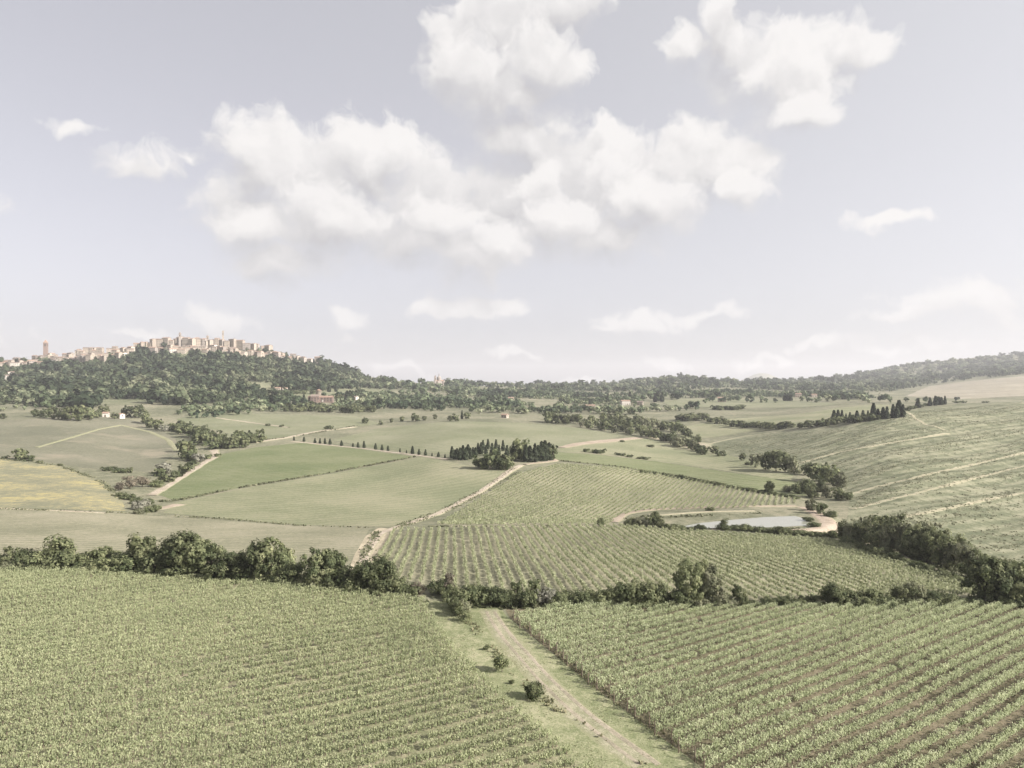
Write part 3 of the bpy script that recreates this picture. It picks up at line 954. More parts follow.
def proto(kind, seed, hi=True):
    """crown and trunk of a plant one metre tall (crown V, Q, tint, crown material; trunk V, Q)"""
    rng = np.random.default_rng(seed)
    if kind in ('round', 'pale', 'grey', 'tall'):
        h = 1.0
        wid = {'round': 0.46, 'pale': 0.44, 'grey': 0.5, 'tall': 0.27}[kind] * rng.uniform(.9, 1.12)
        blobs = []
        nb = 7
        for i in range(nb):
            a = rng.uniform(0, 2 * pi)
            z = rng.uniform(.2, .82)
            rr = wid * math.sqrt(max(0.05, 1 - ((z - .52) / .52) ** 2)) * 0.55
            blobs.append((math.cos(a) * rr, math.sin(a) * rr, z, wid * rng.uniform(.42, .62), wid * rng.uniform(.42, .62), rng.uniform(.13, .21)))
        blobs.append((0, 0, .5, wid * .78, wid * .78, .4))
        blobs.append((0, 0, .22, wid * .7, wid * .7, .14))
        n, nc, cr, ls = (5200, 95, .10, .036) if hi else (520, 30, .13, .10)
        if kind == 'pale' and hi:
            n, cr, ls = 4200, .085, .036
        P, Nr, T = crown_points(rng, blobs, nc, n, cr)
        keep = P[:, 2] > .02
        P, Nr, T = P[keep], Nr[keep], T[keep]
        tv, tq = trunk_mesh(rng, 0.8, .028, 6 if hi else 0, wid)
    elif kind == 'bush':
        blobs = []
        for i in range(5):
            a = rng.uniform(0, 2 * pi)
            blobs.append((math.cos(a) * .35, math.sin(a) * .35, rng.uniform(.3, .6), .38, .38, rng.uniform(.25, .38)))
        blobs.append((0, 0, .45, .5, .5, .45))
        n, nc, cr, ls = (2600, 60, .17, .06) if hi else (330, 22, .2, .15)
        P, Nr, T = crown_points(rng, blobs, nc, n, cr)
        P[:, 2] = np.abs(P[:, 2])
        tv, tq = trunk_mesh(rng, 0.5, .03, 3 if hi else 0, .3)
    elif kind == 'twiggy':
        blobs = [(rng.normal(0, .12), rng.normal(0, .12), rng.uniform(.35, .75), .26, .26, .22) for _ in range(6)]
        n, nc, cr, ls = (1900, 80, .11, .045) if hi else (170, 20, .16, .10)
        P, Nr, T = crown_points(rng, blobs, nc, n, cr)
        P[:, 2] = np.abs(P[:, 2])
        tv, tq = trunk_mesh(rng, 0.9, .022, 7 if hi else 3, .4)
    elif kind == 'cypress':
        n = 1700 if hi else 420
        ls = .05 if hi else .085
        z = rng.uniform(0.03, 1.0, n)
        prof = np.where(z < .25, .6 + 1.6 * z, 1.0) * np.clip((1.02 - z) / .75, 0, 1) ** .75
        ang = rng.uniform(0, 2 * pi, n)
        lump = 1 + .16 * np.sin(ang * 3 + z * 14) + .10 * np.sin(ang * 5 - z * 23)
        r = .135 * prof * lump * rng.uniform(.55, 1.0, n) ** .4
        P = np.stack([r * np.cos(ang), r * np.sin(ang), z], -1)
        Nr = np.stack([np.cos(ang), np.sin(ang), np.full(n, .45)], -1) + unit(rng, n) * .5
        Nr /= np.linalg.norm(Nr, axis=1, keepdims=True)
        T = np.clip(rng.uniform(0, 1, n) * .6 + .25 * (np.sin(ang * 3 + z * 14) + 1) * .7, 0, 1)
        tv, tq = tube([(0, 0, -.05), (0, 0, .3), (0, 0, .7)], [.02, .016, .006])
    V, Q = leaf_quads(P, Nr, ls, rng)
    return V, Q, np.repeat(T, 4), tv, tq


KINDS = {
    # name, category, shape, leaf material, words
    'tree': ('broadleaf_tree', 'tree', 'round', 'leaf_dark', 'round dark tree'),
    'midtree': ('broadleaf_tree', 'tree', 'round', 'leaf_mid', 'full green tree'),
    'talltree': ('broadleaf_tree', 'tree', 'tall', 'leaf_mid', 'tall narrow tree'),
    'paletree': ('broadleaf_tree', 'tree', 'pale', 'leaf_pale', 'loose pale tree'),
    'bush': ('shrub', 'shrub', 'bush', 'leaf_dark', 'dark shrub'),
    'midbush': ('shrub', 'shrub', 'bush', 'leaf_mid', 'green shrub'),
    'greybush': ('shrub', 'shrub', 'bush', 'leaf_grey', 'grey shrub'),
    'palebush': ('shrub', 'shrub', 'bush', 'leaf_pale', 'pale shrub'),
    'openbush': ('shrub', 'shrub', 'twiggy', 'leaf_mid', 'open ragged shrub'),
    'twigs': ('bare_shrub', 'shrub', 'twiggy', 'leaf_bare', 'brown bare shrub'),
    'cypress': ('cypress_tree', 'cypress', 'cypress', 'leaf_cypress', 'slim dark cypress'),
}
MESHES = {}
NVAR = 4


def plant_meshes(kind, var, hi):
    key = (kind, var, hi)
    if key not in MESHES:
        name, cat, shape, mat, _ = KINDS[kind]
        V, Q, T, tv, tq = proto(shape, hash((shape, var)) % 1000 if False else (list(KINDS).index(kind) * 31 + var * 7 + 3), hi)
        if hi:
            MESHES[key] = (mesh_np(name + '_crown', V, Q, [M[mat]], tint=T), mesh_np(name + '_trunk', tv, tq, [M['bark']], smooth=True))
        else:
            VV = np.concatenate([V, tv])
            QQ = np.concatenate([Q, tq + len(V)])
            mi = np.concatenate([np.zeros(len(Q), int), np.ones(len(tq), int)])
            MESHES[key] = (mesh_np(name, VV, QQ, [M[mat], M['bark']], tint=np.concatenate([T, np.zeros(len(tv))]), midx=mi), None)
    return MESHES[key]


PLANTS = []     # (area, kind, u, object)
AREAS = {}      # area -> (phrase for the label, group)


def plant_at(area, kind, X, Y, h, wid=1.0, u=None):
    name, cat, shape, mat, words = KINDS[kind]
    if kind == 'cypress':
        h *= float(RNG.uniform(.86, 1.1))
        wid *= float(RNG.uniform(.82, 1.25))
    hi = Y < 330
    var = int(RNG.integers(NVAR))
    a, b = plant_meshes(kind, var, hi)
    z = float(ground(X, Y)) - 0.05 * min(h, 4)
    rz = float(RNG.uniform(0, 2 * pi))
    s = (h * wid, h * wid, h)
    if hi:
        o = link(name, None, None, (X, Y, z), rz, s)
        link('crown', a, o)
        link('trunk', b, o)
    else:
        o = link(name, a, None, (X, Y, z), rz, s)
    PLANTS.append((area, kind, u if u is not None else CX + F * X / Y, o))
    return o


def plant(area, kind, u, py, hpx, wid=1.0):
    X, Y, Z = unproject(u, py)
    return plant_at(area, kind, X, Y, hpx * Y / F, wid, u)


def belt(area, pts, n, hpx, kinds, spread=2.0, wid=(0.9, 1.3)):
    """plants standing along a line"""
    pts = np.array(pts, float)
    d = np.concatenate([[0], np.cumsum(np.hypot(*np.diff(pts, axis=0).T))])
    for i in range(n):
        s = d[-1] * (i + RNG.uniform(0.2, 0.8)) / n
        u, v = np.interp(s, d, pts[:, 0]), np.interp(s, d, pts[:, 1])
        plant(area, kinds[int(RNG.integers(len(kinds)))], u, v + RNG.uniform(-spread, spread), RNG.uniform(*hpx), RNG.uniform(*wid))


AREAS['hedge_left'] = ('in the hedge behind the left vineyard', 'hedgerow plants behind the left vineyard')
for k, u, v, h, w in [
    ('midbush', -70, 567, 22, 1.2), ('tree', -40, 567, 36, 1.0), ('bush', -15, 567, 22, 1.2),
    ('midtree', 8, 567, 24, 1.0), ('palebush', 14, 569, 13, 1.3), ('bush', 22, 568, 22, 1.1), ('midbush', 40, 568, 20, 1.3), ('talltree', 60, 566, 34, 1.5), ('midbush', 66, 569, 22, 1.2), ('bush', 52, 569, 21, 1.2),
    ('bush', 84, 569, 18, 1.5), ('midbush', 100, 569, 22, 1.2), ('midtree', 107, 568, 25, 1.1), ('midbush', 118, 571, 19, 1.4), ('talltree', 143, 571, 40, 1.15), ('bush', 133, 572, 24, 1.2), ('bush', 150, 573, 26, 1.1), ('tree', 168, 573, 38, 1.0),
    ('tree', 184, 575, 48, 0.95), ('midtree', 196, 575, 46, 1.0), ('bush', 176, 576, 26, 1.2), ('tree', 212, 577, 38, 0.9), ('tree', 233, 579, 36, 0.9), ('bush', 222, 579, 24, 1.1), ('bush', 248, 580, 24, 1.1), ('tree', 264, 581, 46, 0.85), ('midtree', 272, 582, 50, 0.85),
    ('tree', 292, 584, 30, 1.0), ('bush', 282, 584, 25, 1.1), ('midtree', 315, 587, 38, 0.95), ('tree', 323, 587, 42, 0.95), ('palebush', 309, 589, 16, 1.0), ('bush', 338, 589, 26, 1.1), ('tree', 368, 592, 36, 1.0), ('tree', 380, 592, 41, 0.95), ('bush', 360, 592, 24, 0.9), ('midbush', 392, 594, 22, 1.0)]:
    plant('hedge_left', k, u, v, h, w)
AREAS['hedge_gap'] = ('at the gap in the hedgerow', 'plants at the gap in the hedgerow')
for k, u, v, h, w in [('bush', 410, 595, 15, 1.1), ('twigs', 420, 595, 14, 1.3), ('bush', 438, 594, 17, 1.1), ('twigs', 447, 594, 22, 0.9), ('midbush', 456, 609, 22, 0.9), ('palebush', 462, 614, 15, 1.0), ('midbush', 450, 599, 16, 0.9), ('greybush', 446, 592, 13, 0.9)]:
    plant('hedge_gap', k, u, v, h, w)
AREAS['hedge_mid'] = ('in the hedge behind the right vineyard', 'hedgerow plants behind the right vineyard')
for k, u, v, h, w in [
    ('bush', 466, 603, 22, 1.2), ('midbush', 477, 604, 20, 1.1), ('bush', 490, 604, 21, 1.1), ('bush', 503, 605, 20, 1.1), ('tree', 516, 605, 26, 0.9), ('tree', 533, 605, 28, 0.85), ('greybush', 545, 605, 20, 0.9), ('bush', 527, 606, 20, 1.0),
    ('midbush', 557, 605, 17, 1.2), ('midbush', 571, 605, 17, 1.2), ('bush', 583, 605, 19, 1.1), ('midbush', 597, 605, 17, 1.2), ('midtree', 609, 605, 22, 1.0), ('bush', 621, 605, 27, 0.9), ('midtree', 633, 605, 29, 0.9), ('midbush', 645, 606, 25, 1.0), ('midtree', 655, 605, 26, 0.9), ('bush', 668, 606, 19, 1.1),
    ('midtree', 690, 605, 50, 0.75), ('paletree', 708, 605, 46, 0.85), ('bush', 682, 606, 22, 1.0), ('palebush', 698, 607, 13, 1.3), ('palebush', 716, 607, 14, 1.3), ('palebush', 728, 606, 12, 1.2), ('tree', 740, 606, 24, 0.72), ('bush', 752, 606, 7, 1.8), ('palebush', 728, 607, 8, 1.5),
    ('bush', 770, 604, 8, 1.8), ('bush', 786, 604, 8, 1.9), ('midbush', 803, 605, 9, 1.7), ('midbush', 818, 605, 10, 1.5), ('tree', 833, 606, 27, 1.05), ('midbush', 846, 606, 18, 1.1), ('midbush', 860, 606, 16, 1.3), ('midbush', 874, 606, 18, 1.2), ('bush', 886, 606, 14, 1.3), ('midtree', 903, 605, 22, 1.1), ('paletree', 916, 605, 28, 0.8),
    ('bush', 930, 605, 15, 1.4), ('midbush', 944, 605, 14, 1.4), ('bush', 958, 605, 12, 1.5), ('bush', 972, 606, 10, 1.8)]:
    plant('hedge_mid', k, u, v, h, w)
AREAS['hedge_right'] = ('at the right end of the hedgerow', 'trees at the right end of the hedgerow')
for k, u, v, h, w in [('tree', 984, 602, 44, 0.95), ('tree', 995, 603, 50, 0.9), ('midtree', 1018, 603, 46, 1.0), ('tree', 1040, 604, 44, 1.0), ('tree', 1070, 604, 40, 1.1), ('bush', 1008, 605, 16, 1.4), ('bush', 1028, 606, 14, 1.4), ('tree', 1100, 604, 36, 1.1)]:
    plant('hedge_right', k, u, v, h, w)
AREAS['belt_right'] = ('in the belt below the rough hillside', 'belt of trees below the rough hillside')
for i, (u, v, h) in enumerate([(843, 540, 20), (852, 542, 25), (860, 545, 27), (866, 543, 32), (874, 547, 36), (884, 549, 38), (890, 553, 34), (897, 551, 38), (905, 555, 36), (912, 558, 36), (919, 557, 40), (927, 562, 38), (934, 564, 40), (941, 563, 42), (948, 569, 38), (955, 571, 36),
                               (962, 571, 38), (970, 577, 38), (977, 579, 34), (985, 584, 34), (992, 580, 30), (1012, 586, 30)]):
    plant('belt_right', ['midtree', 'paletree', 'talltree', 'paletree', 'midtree', 'midtree', 'paletree'][i % 7], u, v, h, RNG.uniform(.75, 1.0))
belt('belt_right', [(845, 543), (880, 556), (920, 570), (955, 583), (985, 595)], 22, (6, 11), ['bush', 'midbush', 'midbush'], 1.0, (1.1, 1.5))
AREAS['strip'] = ('on the grass strip between the near vineyards', 'shrubs on the grass strip')
for k, u, v, h, w in [('openbush', 502, 672, 22, 1.0), ('bush', 535, 699, 19, 0.75), ('openbush', 534, 699, 20, .9), ('openbush', 458, 616, 20, 1.1), ('openbush', 466, 622, 12, 1.3), ('openbush', 486, 650, 6, 1.3), ('openbush', 512, 684, 6, 1.3)]:
    plant('strip', k, u, v, h, w)

AREAS['copse'] = ('in the copse above the dirt track', 'copse at the end of the dirt track')
for u, v, h in [(452, 458, 13), (457, 459, 12), (463, 459, 17), (468, 458, 16), (473, 457, 13), (478, 454, 15), (483, 450, 13), (488, 449, 11), (496, 450, 13), (503, 451, 13), (526, 462, 19), (530, 462, 18), (535, 462, 21), (541.5, 461, 22), (545, 461, 19), (549, 460, 19), (538, 461, 18), (455, 459, 11), (460, 460, 14), (466, 460, 14), (470.5, 459, 14), (475.5, 457, 13), (481, 454, 13), (486, 455, 13), (492, 456, 14), (499, 455, 13), (507, 457, 15)]:
    plant('copse', 'cypress', u, v, h * (.86 if u < 510 else 1), 1.4)
for k, u, v, h, w in [('tree', 479, 468, 13, 1.2), ('tree', 490, 469, 20, 1.0), ('tree', 500, 469, 19, 1.05), ('tree', 510, 468, 14, 1.1), ('tree', 516, 460, 20, 0.85), ('midtree', 523, 461, 25, 0.75), ('tree', 553, 460, 17, 0.8), ('tree', 485, 469, 13, 1.2), ('tree', 505, 470, 13, 1.1)]:
    plant('copse', k, u, v, h, w)
AREAS['lane'] = ('in the row along the straight lane', 'young cypresses along the straight lane')
for u, h in zip([294, 304, 315, 320, 325, 330, 341.5, 353, 358, 364, 375.5, 382, 388, 400, 406.5, 412.5, 419, 425.5, 432, 438.5, 445], [4, 5, 5.5, 6, 6.5, 6.5, 5.5, 4, 6.5, 7.5, 6.5, 5.5, 5.5, 5, 4, 7.5, 6.5, 6, 4, 5, 4]):
    plant('lane', 'cypress', u, 440.5 + (u - 294) * 0.113, h, 1.75)
AREAS['meadow_row'] = ('in the loose row behind the copse', 'trees in the loose row on the green meadow')
for k, u, v, h, w in [('tree', 365, 423.5, 7, 1.1), ('midtree', 381, 425, 5, 1.0), ('midtree', 391.5, 422.5, 5, 1.0), ('midtree', 402, 421.5, 6, 1.0), ('tree', 415.5, 421.5, 8.5, 1.3), ('tree', 425, 420.5, 5, 1.2), ('midtree', 435, 419, 5.5, 1.0), ('bush', 329, 429.5, 5, 1.3), ('tree', 450, 421, 6, 1.2), ('tree', 456, 421.5, 8, 1.1), ('cypress', 462, 419, 9, 1.4), ('tree', 468, 419, 7, 1.2), ('bush', 268, 426, 3, 1.2), ('bush', 282, 427, 3, 1.2)]:
    plant('meadow_row', k, u, v, h, w)
AREAS['left_pasture'] = ('on the edge of the rounded pasture', 'shrubs round the rounded pasture')
for k, u, v, h, w in [('midtree', 20, 460, 13, 1.25), ('bush', 6, 459, 4, 1.6), ('bush', 27, 461, 7, 1.4), ('bush', 104, 471, 5, 1.5), ('bush', 112, 471, 6, 1.3), ('bush', 119, 473, 6, 1.3), ('midbush', 128, 473, 6, 1.3), ('midbush', 40, 463, 3, 1.6), ('midbush', 60, 466, 3, 1.6), ('bush', -30, 455, 6, 1.4)]:
    plant('left_pasture', k, u, v, h, w)
AREAS['left_belt'] = ('in the thicket beside the rounded pasture', 'thicket between the pasture and the green field')
for k, u, v, h, w in [('tree', 180, 430, 9, 1.1), ('tree', 187, 433, 11, 1), ('greybush', 190, 431, 6, 1.2), ('tree', 195, 437, 12, 1), ('tree', 203, 439, 14, 1), ('tree', 206, 445, 14, 1), ('bush', 212, 449, 9, 1.4), ('tree', 197, 445, 13, 1), ('tree', 216, 446, 11, 1.1), ('midtree', 222, 448, 12, 1.1), ('twigs', 228, 447, 10, 1.2), ('tree', 234, 446, 13, 1.0), ('midtree', 240, 444, 15, 1),
                      ('tree', 247, 443, 14, 1), ('midtree', 253, 443, 9, 1.2), ('tree', 260, 442, 9, 1.1), ('talltree', 188, 459, 22, 1.2), ('tree', 183, 452, 14, 1.0), ('bush', 189, 461, 9, 1.2), ('greybush', 199, 462, 9, 1.3), ('bush', 194, 466, 7, 1.4), ('bush', 208, 459, 6, 1.2), ('midbush', 218, 457, 4.5, 1.2),
                      ('midbush', 184, 472, 9, 1.3), ('bush', 176, 477, 8, 1.4), ('greybush', 164, 474, 12, 1.1), ('bush', 158, 476, 9, 1.2), ('midbush', 168, 482, 9, 1.3), ('midbush', 156, 487, 8, 1.5), ('twigs', 142, 487, 15, 1.2), ('twigs', 130, 489, 14, 1.3), ('twigs', 120, 491, 10, 1.3), ('bush', 129, 500, 8, 1.4), ('bush', 137, 504, 9, 1.4), ('greybush', 144, 510, 12, 1.2), ('midbush', 152, 512, 9, 1.3), ('bush', 147, 505, 8, 1.2), ('midbush', 121, 497, 6, 1.4), ('palebush', 140, 514, 7, 1.3),
                      ('midtree', 150, 428, 11, 1), ('midtree', 158, 430, 12, 1), ('greybush', 165, 431, 7, 1.2), ('midtree', 172, 431, 9, 1)]:
    plant('left_belt', k, u, v, h, w)
belt('left_belt', [(178, 434), (200, 442), (225, 447), (262, 444)], 12, (9, 14), ['tree', 'tree', 'midtree'], 2.5, (.95, 1.2))
belt('left_belt', [(172, 431), (196, 434), (214, 442)], 7, (8, 11), ['tree', 'bush'], 2, (1, 1.3))
AREAS['left_house'] = ('around the cottages above the pasture', 'trees around the small houses at left')
for k, u, v, h, w in [('tree', 36, 417, 9, 1.2), ('tree', 44, 418, 11, 1.0), ('tree', 54, 419, 13, 1), ('tree', 62, 420, 12, 1), ('tree', 70, 421, 16, .9), ('midtree', 79, 421, 18, .9), ('midtree', 88, 420, 14, 1), ('midtree', 97, 418, 10, 1), ('midtree', 115, 419, 8, 1.1), ('tree', 127, 417, 13, 1), ('tree', 136, 418, 14, 1), ('midtree', 146, 424, 15, .9), ('tree', 3, 419, 6, 1.3), ('midtree', 104, 414, 11, 1)]:
    plant('left_house', k, u, v, h, w)
AREAS['pond_trees'] = ('in the group of trees above the pond', 'trees above the pond')
for k, u, v, h, w in [('paletree', 756, 467, 15, .9), ('tree', 766, 470, 19, .9), ('tree', 776, 471, 23, .9), ('tree', 785, 472, 23, .9), ('paletree', 794, 473, 19, .9), ('tree', 742, 461, 9, 1), ('tree', 714, 454, 9, 1.2), ('bush', 722, 456, 6, 1.5), ('bush', 703, 452, 8, 1.3), ('bush', 748, 465, 4, 1.5),
                      ('tree', 806, 475, 12, 1.2), ('tree', 813, 482, 22, .9), ('midtree', 823, 481, 19, .9), ('midtree', 831, 484, 22, .9), ('paletree', 840, 488, 19, .9), ('tree', 820, 492, 15, 1), ('tree', 806, 494, 17, 1.1), ('midtree', 814, 498, 16, .9), ('paletree', 826, 498, 16, .9), ('tree', 798, 494, 12, 1.2), ('tree', 769, 494, 15, .85), ('midtree', 838, 500, 14, .9), ('tree', 848, 500, 9, 1.4), ('paletree', 811, 511, 14, .9), ('tree', 820, 514, 13, 1), ('bush', 829, 517, 8, 1.3), ('midbush', 710, 511, 5, 1.4), ('palebush', 788, 492, 8, 1)]:
    plant('pond_trees', k, u, v, h, w)
AREAS['pond_hedge'] = ('in the low hedge before the pond', 'low hedge along the near side of the pond')
for u in list(range(672, 700, 9)) + list(range(722, 842, 6)):
    plant('pond_hedge', 'bush' if u % 4 else 'midbush', u, 530 + max(0, (u - 740)) * .085, RNG.uniform(4.5, 7.5), 1.5)
for k, u, v, h, w in [('talltree', 724, 530, 13, 1.2), ('talltree', 781, 535, 11, 1.2), ('tree', 834, 538, 9, 1.1), ('bush', 815, 527, 6, 1.6), ('bush', 808, 521, 5, 1.8)]:
    plant('pond_hedge', k, u, v, h, w)
AREAS['road_shrubs'] = ('by the dirt road left of the pond', 'plants by the dirt road left of the pond')
for k, u, v, h, w in [('tree', 601, 526.5, 10, .95), ('midbush', 634, 526, 9, 1.2), ('palebush', 640, 526, 10, 1.1), ('tree', 652, 527, 13, 1.0), ('midtree', 658, 527, 13, 1.0), ('tree', 655, 520, 10, 1.1), ('bush', 629, 525, 6, 1.4), ('bush', 664, 528, 6, 1.4)]:
    plant('road_shrubs', k, u, v, h, w)
AREAS['fallow'] = ('on the fallow strip right of the copse', 'low hedges on the fallow strip')
for k, u, v, h, w in [('bush', 587, 452, 4.5, 1.3), ('bush', 593, 453, 4, 1.6), ('bush', 599, 453.5, 5, 1.5), ('bush', 604, 453, 5, 1.1), ('bush', 617, 455, 3, 2), ('bush', 623, 456, 3.2, 2), ('bush', 629, 457, 3, 2), ('bush', 641, 459, 3, 2), ('bush', 647, 459.5, 3, 2), ('bush', 651, 447, 3, 2), ('bush', 622, 442, 2.5, 1.5)]:
    plant('fallow', k, u, v, h, w)
AREAS['vine_hedge'] = ('along the edge above the sloping vineyard', 'field edge below the fresh green crop')
belt('vine_hedge', [(640, 472), (700, 482), (760, 493), (800, 499)], 26, (2.5, 4.5), ['bush', 'midbush'], .5, (1.3, 1.9))
AREAS['mid_belt'] = ('in the winding belt behind the meadow', 'winding belt of trees behind the meadow')
belt('mid_belt', [(545, 421), (580, 425), (610, 430), (640, 434), (662, 440), (684, 447), (704, 455)], 42, (7, 13), ['tree', 'midtree', 'tree', 'paletree', 'midtree'], 2.2, (.85, 1.2))
belt('mid_belt', [(600, 422), (640, 425), (672, 432), (700, 443)], 24, (7, 12), ['tree', 'midtree', 'paletree', 'tree'], 2.5, (.85, 1.2))
AREAS['dark_hedge'] = ('in the dark hedge below the ridge', 'dark hedge below the rounded field')
belt('dark_hedge', [(676, 421), (700, 420), (715, 423), (740, 427), (769, 429), (809, 427), (856, 422), (880, 419)], 46, (5, 8.5), ['tree', 'bush', 'tree', 'midbush'], .8, (1.1, 1.6))
belt('dark_hedge', [(712, 410), (742, 409)], 9, (3.5, 5), ['bush'], .6, (1.4, 1.9))
AREAS['ridge_cypress'] = ('on the ridge of the rough hillside', 'cypresses on the ridge at the right')
for u, v, h in [(918, 408, 11), (930, 406, 8), (935.5, 405.5, 9), (938.5, 405, 8.5), (941.5, 405, 8), (945, 404.5, 10), (834, 421, 10), (838, 421, 10.5), (842, 420.5, 10), (846, 420, 7), (850, 420, 8), (857, 420, 9), (863, 420, 10), (868, 419, 9), (873.5, 418, 15), (878, 419, 11), (883, 419, 12), (887, 419, 13), (893, 418, 15), (897, 418, 14), (899, 417, 16), (903, 417, 13), (785, 401, 9), (788, 401, 9), (791, 401, 6)]:
    plant('ridge_cypress', 'cypress', u, v, h, 1.5)
for k, u, v, h, w in [('tree', 908, 411, 5, 1.4), ('bush', 912, 409, 4, 1.5), ('bush', 922, 407, 3.5, 2), ('bush', 926, 406, 3.5, 1.5), ('bush', 956, 403, 2.5, 2), ('bush', 962, 403, 3, 2), ('bush', 985, 403, 2.5, 2)]:
    plant('ridge_cypress', k, u, v, h, w)
AREAS['villa'] = ('around the brick villa below the wooded hill', 'trees around the brick villa')
belt('villa', [(283, 411), (310, 411), (345, 412), (375, 412)], 26, (6, 10), ['tree', 'midtree', 'midtree'], 1.5, (1.0, 1.3))
for u, v, h in [(304, 404, 10), (329, 392, 8), (336, 392, 9), (347, 400, 10), (350, 400, 11), (352, 400, 9)]:
    plant('villa', 'cypress', u, v, h, 1.7)
for k, u, v, h, w in [('midtree', 339, 401, 8, 1.1), ('tree', 293, 394, 4.5, 1.6), ('tree', 298, 394, 4.5, 1.6), ('tree', 305, 394, 4.5, 1.6), ('tree', 312, 394, 4.5, 1.6)]:
    plant('villa', k, u, v, h, w)

# scattered trees and hedges of the middle distance
AREAS['far_scatter'] = ('among the plots of the middle distance', 'cypresses among the plots of the middle distance')
FAR = [(-40, 413, 60, 407, 10), (180, 412, 270, 408, 16), (190, 418, 250, 413, 10), (380, 402, 440, 412, 16), (440, 400, 520, 404, 14), (470, 412, 560, 414, 22), (400, 396, 470, 393, 12), (480, 396, 560, 393, 14), (560, 404, 660, 400, 18), (560, 412, 640, 414, 20), (640, 412, 700, 409, 14), (660, 399, 720, 398, 10), (800, 402, 870, 400, 16), (700, 403, 780, 402, 10), (860, 403, 960, 401, 8)]
FAR_TREES = []
FAR += [(382, 385, 432, 387, 16), (384, 389, 440, 390, 14), (446, 387, 480, 388, 8)]
for (a, b, c, d, n) in FAR:
    for i in range(n):
        k = (i + RNG.uniform(.1, .9)) / n
        X, Y, Z = unproject(a + (c - a) * k, b + (d - b) * k + RNG.uniform(-1.4, 1.4))
        FAR_TREES.append((X, Y, RNG.uniform(4.5, 9) * Y / F))
for u, v, h in [(578, 401, 8), (630, 400, 8), (655, 402, 9), (658, 401, 10), (662, 402, 9), (590, 405, 6), (608, 401, 7)]:
    plant('far_scatter', 'cypress', u, v, h, 1.7)


# ------------------------------------------------------------------ woodland masses (nobody could count these trees)
# the hill town: (u left, u right, top row, base row, wall)
TOWN = {
    'left of the brick bell tower': [(-30, -18, 361, 367, 'stone'), (-14, -5, 360, 366, 'stone_warm'), (-3, 4, 362, 367, 'stone'), (4, 13, 360, 366, 'stone'), (14, 24, 358, 363, 'stone_grey'), (28, 38, 359, 364, 'stone'), (33, 43, 355, 361, 'stone_grey')],
    'between brick tower and town summit': [(46, 49, 354, 360, 'stone_warm'), (49, 57, 352.5, 359, 'stone'), (50, 63, 356, 361, 'stone_warm'), (63, 74, 352, 359, 'stone_grey'), (68, 72, 353, 360, 'stone_warm'), (75, 84, 348, 356, 'stone'), (84, 90, 345, 353, 'stone_grey'), (78, 92, 354.5, 363, 'stone_grey'), (88, 96, 346, 354, 'stone'), (93, 103, 348, 355, 'stone_warm'), (99, 108, 353, 361, 'stone'), (107, 117, 346, 355, 'stone_warm'), (112, 122, 352, 359, 'stone'), (118, 130, 346, 353, 'stone'), (128, 134, 346, 352, 'stone_warm')],
    'along the town summit': [(134, 141, 342, 349, 'stone'), (141, 152, 340, 347, 'stone_warm'), (151, 163, 339, 345, 'stone'), (163, 170, 336, 345, 'stone_grey'), (170, 178, 337, 346, 'stone'), (177, 184, 334.5, 346, 'stone_grey'), (183, 190, 334.5, 345, 'stone'), (189, 199, 334.5, 347, 'stone_warm'), (197, 204, 338, 348, 'stone_warm'), (203, 212, 338, 347, 'stone'), (211, 216, 337, 345, 'stone_grey'), (215, 229, 338, 347, 'stone_warm'), (229, 236, 338.5, 348, 'stone_grey'), (235, 244, 339, 349, 'stone_warm'), (243, 250, 342, 347, 'stone'), (251, 259, 342.5, 349, 'stone_warm'), (261, 272, 343.5, 351, 'stone_warm')],
    'just below the town summit': [(168, 182, 345, 350, 'stone'), (184, 196, 345, 350.5, 'stone'), (200, 211, 346, 350.5, 'stone_warm'), (212, 222, 344.5, 351.5, 'stone'), (222, 231, 348, 353, 'stone'), (230, 240, 348.5, 354, 'stone_warm'), (238, 247, 350, 356, 'stone'), (258, 267, 352, 357, 'stone'), (275, 284, 351, 358, 'stone'), (290, 296, 353, 359, 'stone_grey'), (299, 306, 357, 362, 'white_wall')],
    'in the woods below the town': [(5, 11, 374, 380, 'white_wall'), (9, 17, 370, 374.5, 'white_wall'), (38, 44, 391, 397, 'stone_warm')],
}
rt = np.random.default_rng(21)
for seg, u0, u1, f in [('left of the brick bell tower', -20, 40, lambda u: 366.5), ('between brick tower and town summit', 50, 132, lambda u: 364 - (u - 50) * .12), ('just below the town summit', 150, 322, lambda u: 352 + max(0, u - 210) * .10)]:
    u = u0
    while u < u1:
        w = rt.uniform(4, 8)
        vb = f(u) + rt.uniform(-1.5, 1.5)
        TOWN[seg].append((u, u + w, vb - rt.uniform(4, 7), vb, str(rt.choice(['stone', 'stone_warm', 'stone_grey', 'white_wall']))))
        u += w * rt.uniform(1.0, 1.7)
for key in TOWN:
    out = []
    for (u0, u1, vt, vb, wl) in TOWN[key]:
        n = 1 if u1 - u0 < 7.5 else int(rt.integers(2, 4))
        e = np.sort(rt.uniform(.25, .75, n - 1)) if n < 3 else np.array([.33, .66]) + rt.uniform(-.08, .08, 2)
        e = np.concatenate([[0], e, [1]])
        for k in range(n):
            out.append((u0 + (u1 - u0) * e[k], u0 + (u1 - u0) * e[k + 1], vt + (rt.uniform(-1.2, 2.2) if n > 1 else 0), vb, wl if rt.uniform() < .6 else str(rt.choice(['stone', 'stone_grey', 'stone_warm']))))
    TOWN[key] = out
for lst in TOWN.values():
    lst.sort()

